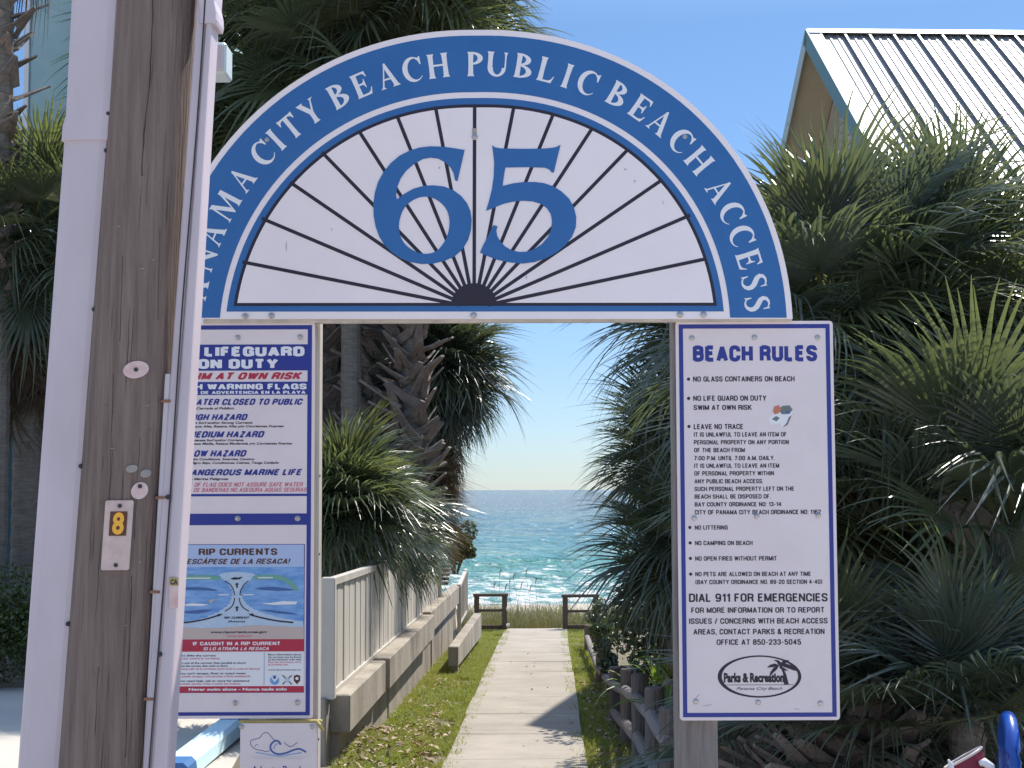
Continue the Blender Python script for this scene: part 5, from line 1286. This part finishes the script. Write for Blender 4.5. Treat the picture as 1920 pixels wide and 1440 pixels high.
for i in range(16):
    t = i / 15; q = p0.lerp(p1, t); bm = bmesh.new(); w_ = .035 if i in (0, 15) else .014
    box(bm, q.x - w_, q.x + w_, q.y - w_, q.y + w_, q.z - (.72 + .2 * t) - (.35 if i in (0, 15) else 0), q.z - .04); bm_obj('post' if i in (0, 15) else 'baluster', bm, M['fence_white'], rl)

# dark timber end rails either side of the walk's end
def end_rail(label, px0, px1, Y, ptop, pmid, pbot, seed):
    t = thing('timber_end_rail', label, 'railing', (0, 0, 0), 0, 'timber rails at the end of the walk')
    a_, b_ = U(px0, 1150, Y).x, U(px1, 1150, Y).x; zt, zm, zb = U(900, ptop, Y).z, U(900, pmid, Y).z, U(900, pbot, Y).z
    for x in (a_ + .05, b_ - .05):
        bm = bmesh.new(); box(bm, x - .05, x + .05, Y - .05, Y + .05, zb - .35, zt - .045, .005); bm_obj('post', bm, M['timber_dark'], t)
    bm = bmesh.new(); box(bm, a_ - .02, b_ + .02, Y - .08, Y + .08, zt - .045, zt + .01, .005); bm_obj('top_rail', bm, M['timber_dark'], t)
    bm = bmesh.new(); box(bm, a_ + .1, b_ - .1, Y - .02, Y + .02, zm - .03, zm + .02, .004); bm_obj('mid_rail', bm, M['timber_dark'], t)
    bm = bmesh.new(); box(bm, a_ + .1, b_ - .1, Y - .02, Y + .02, zb - .02, zb + .06, .004); bm_obj('bottom_rail', bm, M['timber_dark'], t)
    return t
t = end_rail('dark timber guard rail on the left of the walk end, two openings', 889, 951, 29.3, 1114, 1144, 1178, 1)
for yy in (1142, 1172):
    q = U(952, yy, 29.25); bm = bmesh.new(); tube(bm, [(q.x - .03, q.y, q.z), (q.x + .035, q.y, q.z)], .03, 8); bm_obj('bracket', bm, M['palewhite'], t)
end_rail('dark timber guard rail on the right of the walk end, partly behind palm leaves', 1055, 1122, 29.3, 1116, 1146, 1178, 2)

# log post and rail fence on the right
lf = thing('log_fence', 'rustic grey log post and rail fence along the right of the walk', 'fence', (0, 0, 0))
lposts = [(1257, 9.1, 1326, .072), (1227, 10.5, 1288, .070), (1200, 12.2, 1263, .072), (1176, 14.1, 1254, .066), (1153, 16.6, 1250, .066), (1126, 19.6, 1225, .065), (1103, 24.5, 1172, .065)]
tops = []
for px, Y, py, r_ in lposts:
    p = U(px, py, Y); bm = bmesh.new(); lx = random.uniform(-.02, .02)
    tube(bm, [(p.x + lx, Y, gz(Y) - .3), (p.x, Y, (gz(Y) + p.z) / 2), (p.x, Y, p.z - .015), (p.x, Y, p.z)], [r_ * 1.04, r_, r_, r_ * .86], 14); bm_obj('post', bm, M['fence_log'], lf)
    tops.append(p)
for i in range(len(tops) - 1):
    a_, b_ = tops[i], tops[i + 1]
    for dz in (.20, .52):
        if dz > .5 and i > 4: continue
        ga_, gb_ = a_.z - dz - .02 * i * 0, b_.z - dz * (.95)
        d = (b_ - a_).normalized(); bm = bmesh.new(); ex = .11
        pa_, pb_ = Vector((a_.x - .025, a_.y, ga_)) - d * ex, Vector((b_.x - .025, b_.y, gb_)) + d * ex
        r_ = .046
        tube(bm, [pa_, pa_ + d * .02, pa_.lerp(pb_, .5) + Vector((0, 0, -.01)), pb_ - d * .02, pb_], [r_ * .8, r_, r_ * 1.04, r_, r_ * .8], 12, cap=True)
        bm_obj('rail', bm, M['log'], lf)
t = thing('timber_bollard', 'dark square timber post with a flat cap board on the right verge', 'post', (U(1114, 1153, 26).x, 26, gz(26)))
q = U(1114, 1153, 26); bm = bmesh.new(); box(bm, -.05, .05, -.05, .05, -.2, q.z - gz(26) - .03, .006); bm_obj('shaft', bm, M['timber_dark'], t)
bm = bmesh.new(); box(bm, -.13, .13, -.08, .08, q.z - gz(26) - .029, q.z - gz(26) + .01, .006); bm_obj('cap', bm, M['log_end'], t)

# ================================================================= BUILDINGS
# metal-roofed house on the right
HD = 20.0; pe = U(1513, 57, HD)
house = thing('metal_roof_house', 'tan house with a shiny ribbed metal gable roof and teal trim above the palms', 'house', (pe.x, HD, gz(HD)), math.radians(2.4))
RZ = pe.z - gz(HD); SL = math.tan(math.radians(38)); RUN = 5.0; RL_ = 9.5
def roof_panel_mesh(w_, run):
    bm = bmesh.new(); prof = [(0, 0), (.085, 0), (.10, .012), (.125, .012), (.14, 0), (.195, 0), (.21, .012), (.235, .012), (.25, 0), (w_, 0)]
    prev = None
    for x, h in prof:
        n_ = Vector((0, -math.sin(math.radians(38)), math.cos(math.radians(38))))
        a_ = Vector((x, 0, 0)) + n_ * h; b_ = Vector((x, -run, -run * SL)) + n_ * h
        cur = (bm.verts.new(a_), bm.verts.new(b_))
        if prev: bm.faces.new((prev[0], prev[1], cur[1], cur[0]))
        prev = cur
    me = bpy.data.meshes.new('roof_panel'); bm.to_mesh(me); bm.free(); me.materials.append(M['roof']); return me
PW = .335
rpm = roof_panel_mesh(PW - .03, RUN)
n_ = Vector((0, -math.sin(math.radians(38)), math.cos(math.radians(38))))
bm = bmesh.new(); vs = box(bm, 0, .03, 0, 1, 0, .045)
dirn_ = Vector((0, -1, -SL)) * RUN
for v in vs: h = v.co.z; f = v.co.y; v.co = Vector((v.co.x, 0, 0)) + dirn_ * f + n_ * h
bmesh.ops.recalc_face_normals(bm, faces=bm.faces)
seam = bpy.data.meshes.new('roof_seam'); bm.to_mesh(seam); bm.free(); seam.materials.append(M['roof_rib'])
for i in range(26):
    x = .14 + i * PW
    me_obj('roof_panel', rpm, house, Matrix.Translation((x + .03, -.06, RZ - .06 * SL - .035)))
    me_obj('roof_seam', seam, house, Matrix.Translation((x, -.06, RZ - .06 * SL - .035)))
XR = .14 + 26 * PW
bm = bmesh.new()          # ridge cap
vs = [bm.verts.new(p) for p in ((0, -.13, RZ - .13 * SL + .035), (0, 0, RZ + .03), (0, .13, RZ - .13 * SL + .035), (XR, -.13, RZ - .13 * SL + .035), (XR, 0, RZ + .03), (XR, .13, RZ - .13 * SL + .035))]
bm.faces.new((vs[0], vs[3], vs[4], vs[1])); bm.faces.new((vs[1], vs[4], vs[5], vs[2])); bm_obj('ridge_cap', bm, M['palewhite'], house)
bm = bmesh.new()          # pale metal rake flashing, front, and back slope sheet
def slope_box(bm, x0, x1, y0, y1, h0, h1, sg):
    vs = box(bm, x0, x1, 0, 1, 0, 1)
    nn = Vector((0, sg * math.sin(math.radians(38)), math.cos(math.radians(38))))
    for v in vs:
        f, h = v.co.y, h0 + (h1 - h0) * v.co.z; yy = y0 + (y1 - y0) * f
        v.co = Vector((v.co.x, sg * yy, RZ - yy * SL)) + nn * h
    bmesh.ops.recalc_face_normals(bm, faces=bm.faces)
slope_box(bm, 0, .14, 0, RUN, -.03, .012, -1); bm_obj('rake_flashing', bm, M['trimpale'], house)
bm = bmesh.new(); slope_box(bm, -.012, XR, 0.01, RUN, -.045, -.012, 1); bm_obj('back_roof', bm, M['roof'], house)
for sg in (-1, 1):
    bm = bmesh.new(); slope_box(bm, -.025, -.002 if sg < 0 else -.014, 0, RUN, -.20, .02, sg); bm_obj('rake_board', bm, M['tealtrim'] if sg < 0 else M['trimpale'], house)
    bm = bmesh.new(); slope_box(bm, 0.0, .55, .05, RUN, -.10, -.07 if sg < 0 else -.06, sg); bm_obj('soffit', bm, M['soffit'], house)
bm = bmesh.new()          # gable wall and body
gx = .55; yb = 4.4
gv = [(gx, -yb, 0), (gx, yb, 0), (gx, yb, RZ - yb * SL - .14), (gx, 0, RZ - .16), (gx, -yb, RZ - yb * SL - .14)]
a_ = [bm.verts.new(p) for p in gv]; b_ = [bm.verts.new((XR - .5, p[1], p[2])) for p in gv]
bm.faces.new(a_[::-1]); bm.faces.new(b_)
for i in range(5): bm.faces.new((a_[i], a_[(i + 1) % 5], b_[(i + 1) % 5], b_[i]))
bmesh.ops.recalc_face_normals(bm, faces=bm.faces); bm_obj('wall', bm, M['tan'], house)
vt = me_obj('vent', bpy.data.meshes.new('vent'), house); bpy.data.objects.remove(vt)
bm = bmesh.new(); box(bm, gx - .03, gx - .001, -.35, .35, RZ - 1.9, RZ - 1.0, .004); vent = bm_obj('gable_vent', bm, M['trimpale'], house)
for i in range(7):
    bm = bmesh.new(); box(bm, gx - .045, gx - .031, -.30, .30, RZ - 1.84 + i * .12, RZ - 1.80 + i * .12); bm_obj('louvre', bm, M['tan'], vent)
# aqua building far left
bl = thing('aqua_building', 'stucco building, aqua where lit and teal where shaded, behind the palms at the left edge', 'building', (0, 0, 0))
x1u = U(195, 60, 26).x; x0u = U(57, 60, 26).x
bm = bmesh.new(); box(bm, x0u, U(330, 60, 26).x, 26.0, 34, 3.0, 12.5, .02); bm_obj('upper_wall', bm, M['aqua'], bl)
bm = bmesh.new(); box(bm, x0u - .10, x0u - .002, 25.96, 26.14, -.6, 12.5, .01); bm_obj('corner_board', bm, M['palewhite'], bl)
bm = bmesh.new(); box(bm, x0u - 7, x0u - .102, 27.5, 34, -.6, 9.0, .02); bm_obj('side_wing', bm, M['trimpale'], bl)
bm = bmesh.new(); box(bm, U(-600, 900, 24).x, U(24, 900, 24).x, 24.0, 25.9, -.6, 3.9, .02); bm_obj('lower_wall', bm, M['teal'], bl)
bm = bmesh.new(); box(bm, U(62, 900, 25).x, U(330, 900, 25).x, 26.05, 33, -.6, 2.98, .02); bm_obj('ground_floor', bm, M['palewhite'], bl)
for i, (za, zb) in enumerate(((4.6, 6.2), (8.2, 9.8))):
    bm = bmesh.new(); box(bm, U(215, 0, 26).x, U(300, 0, 26).x, 25.96, 25.998, za, zb, .004); wn = bm_obj('window', bm, M['palewhite'], bl)
    bm = bmesh.new(); box(bm, U(221, 0, 26).x, U(294, 0, 26).x, 25.95, 25.959, za + .07, zb - .07); bm_obj('pane', bm, M['glass'], wn)

# ================================================================= STREET THINGS
def kerb_stop(label, p0, p1, ends=True):
    p0, p1 = Vector(p0), Vector(p1); d = p1 - p0; ln = d.length; ang = math.atan2(d.y, d.x)
    t = thing('wheel_stop', label, 'wheel stop', p0, ang, 'painted wheel stops in the car park')
    def seg(x0, x1, m_, nm):
        bm = bmesh.new(); prof = [(-.14, 0), (.14, 0), (.125, .10), (.09, .135), (-.09, .135), (-.125, .10)]
        a_ = [bm.verts.new((x0, y, z)) for y, z in prof]; b_ = [bm.verts.new((x1, y, z)) for y, z in prof]
        bm.faces.new(a_); bm.faces.new(b_[::-1])
        for i in range(6): bm.faces.new((a_[i], b_[i], b_[(i + 1) % 6], a_[(i + 1) % 6]))
        bmesh.ops.recalc_face_normals(bm, faces=bm.faces); bm_obj(nm, bm, m_, t)
    seg(0, .3, M['bluedark'], 'painted_end'); seg(.302, ln - .302, M['bluekerb'], 'block'); seg(ln - .3, ln, M['bluedark'], 'painted_end')
    return t
def gp_(px, py):      # a point of the ground seen at a pixel
    d = (U(px, py, 1.0) - CAM); t = -2.0 / (d.z + .0254); return CAM + d * t
g0, g1 = gp_(322, 1466), gp_(440, 1382)
for g in (g0, g1): g.z += .012
t = kerb_stop('light blue concrete wheel stop with dark blue ends beside the utility pole', g0, g1)
g0, g1 = gp_(446, 1372), gp_(600, 1352)
for g in (g0, g1): g.z += .012
kerb_stop('wheel stop half hidden behind the small wave sign, only its dark blue end showing', g0, g1)
# scuffed marks on its face
bike = thing('bike_rack', 'glossy blue looped tube bike rack at the right edge', 'bike rack', (0, 0, 0))
def hoop(pxn, Yn, pxf, Yf, pytop, r_):
    a_, b_ = U(pxn, 1400, Yn), U(pxf, 1400, Yf); zt = U(pxn, pytop, (Yn + Yf) / 2).z - r_
    pts = [(a_.x, a_.y, gz(Yn) - .05)]; R2 = (Vector((b_.x, b_.y)) - Vector((a_.x, a_.y))).length / 2
    c = (a_ + b_) / 2; dv = Vector((b_.x - a_.x, b_.y - a_.y, 0)).normalized()
    pts += [(a_.x, a_.y, zt - R2 - .3)]
    for k in range(0, 13):
        an = PI - PI * k / 12; q = Vector((c.x, c.y, zt - R2)) + dv * math.cos(an) * R2 + Vector((0, 0, 1)) * math.sin(an) * R2; pts.append(tuple(q))
    pts += [(b_.x, b_.y, zt - R2 - .3), (b_.x, b_.y, gz(Yf) - .05)]
    bm = bmesh.new(); tube(bm, pts, r_, 16); bm_obj('loop', bm, M['bluepaint'], bike, smooth=True)
hoop(1901, 6.0, 1884, 6.38, 1333, .030)
hoop(1947, 5.9, 1934, 6.28, 1350, .030)
# red canvas bag with pale rim
bag = thing('red_canvas_bag', 'dark red open canvas bag with a pale rim beside the blue bike rack', 'bag', (0, 0, 0))
c0 = U(1806, 1421, 6.1); sp6 = 6.1 / FPX
ex_, ez_ = Vector((34 * sp6, 0, 19 * sp6)), Vector((-1.5 * sp6, -.045, 3 * sp6))
rim = [c0 + ex_ * math.cos(2 * PI * k / 24) + ez_ * math.sin(2 * PI * k / 24) for k in range(24)]
bm = bmesh.new(); rings = []
for j, (dz, sc) in enumerate(((0, 1), (-.10, .98), (-.3, .92), (-.6, .9), (-.9, .85))):
    rings.append([bm.verts.new(c0 + (p_ - c0) * sc + Vector((.03 * j, 0, dz - (0 if j == 0 else (p_ - c0).z * .2 * j)))) for p_ in rim])
for a_, b_ in zip(rings, rings[1:]):
    for k in range(24): bm.faces.new((a_[k], a_[(k + 1) % 24], b_[(k + 1) % 24], b_[k]))
bm.faces.new(rings[-1]); bm_obj('body', bm, M['crimson'], bag, smooth=True)
bm = bmesh.new(); tube(bm, rim + [rim[0], rim[1]], .006, 7); bm_obj('rim', bm, M['cream'], bag, smooth=True)
bm = bmesh.new(); q = U(1778, 1424, 6.05); tube(bm, [q, q + Vector((.01, 0, -.02)), q + Vector((.015, 0, -.06))], [.004, .010, .013], 7); bm_obj('handle_end', bm, M['palewhite'], bag)
bm = bmesh.new(); q = U(1836, 1432, 6.05); tube(bm, [q, q + Vector((.02, 0, .006)), q + Vector((.045, 0, -.012)), q + Vector((.055, 0, -.05))], [.010, .018, .018, .010], 8); bm_obj('strap', bm, M['palewhite'], bag, smooth=True)

# ================================================================= GROUND COVER
def blades(name, label_kind, pts, h, wd, lean, m_, seed, curl=.4):
    """pts (n,3) -> two-quad blades"""
    r = np.random.default_rng(seed); n = len(pts)
    a_ = r.uniform(0, 2 * PI, n); hh = (h * r.uniform(.5, 1.2, n))[:, None]; le = (lean * r.uniform(.2, 1, n))[:, None]
    d = np.stack([np.cos(a_), np.sin(a_), np.zeros(n)], 1); b_ = r.uniform(0, 2 * PI, n); s = np.stack([np.cos(b_), np.sin(b_), np.zeros(n)], 1)
    w_ = (wd * r.uniform(.6, 1.3, n))[:, None]; up = np.array([0, 0, 1.0])
    p0 = pts; p1 = pts + up * hh * .6 + d * hh * le * .35; p2 = pts + up * hh * (1 - le * curl) + d * hh * le
    Q1 = np.stack([p0 - s * w_, p0 + s * w_, p1 + s * w_ * .8, p1 - s * w_ * .8], 1); Q2 = np.stack([p1 - s * w_ * .8, p1 + s * w_ * .8, p2 + s * w_ * .1, p2 - s * w_ * .1], 1)
    o = quads_np(name, np.concatenate([Q1, Q2]), m_); tag(o, kind='stuff'); return o
def strip_pts(n, y0, y1, xa, xb, seed, clump=1.0, zadd=0.0, bias=1.0):
    r = np.random.default_rng(seed); y = y0 + (y1 - y0) * r.uniform(0, 1, n) ** bias; u = r.uniform(0, 1, n)
    x = pathx(y) + (xa + (xb - xa) * u)
    keep = []
    for i in range(n):
        v = noise.noise(Vector((x[i] * 2.2, y[i] * 1.6, seed))) + .35 * noise.noise(Vector((x[i] * 7, y[i] * 6, seed)))
        keep.append(v > -clump + r.uniform(-.15, .15))
    k = np.array(keep); x, y = x[k], y[k]
    z = gz(y) - .035 + zadd
    m_ = (y > 9) & (y < 14) & (x - pathx(y) < -.95); z = np.where(m_, z + .14 * np.minimum(1, (-.95 - (x - pathx(y))) / .5), z)
    return np.stack([x, y, z], 1)
blades('grass', '', strip_pts(80000, 9.5, 29.3, -1.72, -.90, 5, .32, bias=1.25), .085, .0045, .9, M['grass'], 1)
blades('grass', '', strip_pts(9000, 9.5, 29, -.97, -.80, 15, -.02, .03), .06, .0042, 1.0, M['grass'], 11)
blades('grass', '', strip_pts(7000, 9.5, 29, .16, .32, 16, -.02, .03), .06, .0042, 1.0, M['grass'], 12)
o = blades('grass', '', strip_pts(20000, 9.5, 29.3, .29, .75, 6, .25, bias=1.2), .085, .0045, .9, M['grass'], 2)
# leaf litter on the near verge
def scatter(name, pts, size, m_, seed, flat=.35):
    r = np.random.default_rng(seed); n = len(pts); nrm = r.normal(size=(n, 3)) * flat + np.array([0, 0, 1.0]); nrm /= np.linalg.norm(nrm, axis=1)[:, None]
    a_ = r.normal(size=(n, 3)); u = np.cross(nrm, a_); u /= np.linalg.norm(u, axis=1)[:, None]; v = np.cross(nrm, u)
    l = (size * r.uniform(.4, 1.4, n))[:, None]; P = pts + np.array([0, 0, .02])
    Q = np.stack([P - u * l, P - v * l * .4 + nrm * l * .3, P + u * l, P + v * l * .4 + nrm * l * .25], 1)
    o = quads_np(name, Q, m_); tag(o, kind='stuff')
scatter('leaf_litter', strip_pts(480, 10.5, 15.2, -1.75, -.97, 9, .35, .05), .035, M['litter'], 3)
scatter('leaf_litter', strip_pts(250, 14.5, 20, -1.65, -1.2, 10, .2, .03), .03, M['litter'], 4)
scatter('leaf_litter', strip_pts(1200, 9, 20, .35, 1.6, 12, .4, .03), .035, M['litter'], 5)
scatter('leaf_litter', strip_pts(30, 10, 24, -.85, .22, 13, .9, .05), .022, M['litter'], 6)
# dune grass and sea oats
def dune_pts(n, y0, y1, x0, x1, seed, thr):
    r = np.random.default_rng(seed); y = r.uniform(y0, y1, n); x = pathx(y) + r.uniform(x0, x1, n)
    k = np.array([noise.noise(Vector((x[i] * .8, y[i] * .6, seed))) > thr for i in range(n)]); x, y = x[k], y[k]
    t = y - 29.7; z = gz(29.7) - .17 - .058 * t; return np.stack([x, y, z], 1)
blades('dune_grass', '', dune_pts(11000, 30.1, 34, -3.2, 3.5, 3, -.55), .50, .006, .7, M['oats'], 7)
blades('dune_grass', '', dune_pts(7000, 33, 42, -5, 5, 4, -.22), .62, .006, .8, M['oats'], 8)
# a few tall sea oat stalks with seed heads
rs = random.Random(5)
OATL = ['leftmost sea oat stalk, near the left end rail', 'second sea oat stalk from the left on the dune', 'third sea oat stalk from the left on the dune', 'fourth sea oat stalk from the left on the dune', 'sea oat stalk in the middle of the row of nine', 'fourth sea oat stalk from the right on the dune', 'third sea oat stalk from the right on the dune', 'second sea oat stalk from the right on the dune', 'rightmost sea oat stalk of the row on the dune']
for i in range(9):
    px = 925 + i * 10 + rs.uniform(-3, 3); Y = rs.uniform(30.6, 33); q = U(px, rs.uniform(1075, 1105), Y); b0 = Vector((q.x + rs.uniform(-.15, .15), Y, gz(29.7) - .17 - .058 * (Y - 29.7)))
    t = thing('sea_oat', OATL[i], 'sea oat', b0, 0, 'sea oats on the dune')
    bm = bmesh.new(); dlt = q - b0; tube(bm, [(0, 0, 0), (dlt.x * .3, 0, dlt.z * .6), (dlt.x, 0, dlt.z)], [.0045, .0035, .003], 4); bm_obj('stalk', bm, M['oats'], t)
    bm = bmesh.new(); tube(bm, [(dlt.x, 0, dlt.z - .05), (dlt.x + .012, 0, dlt.z + .03), (dlt.x + .03, 0, dlt.z + .08), (dlt.x + .06, 0, dlt.z + .10)], [.004, .011, .010, .003], 5); bm_obj('seed_head', bm, M['oats'], t)
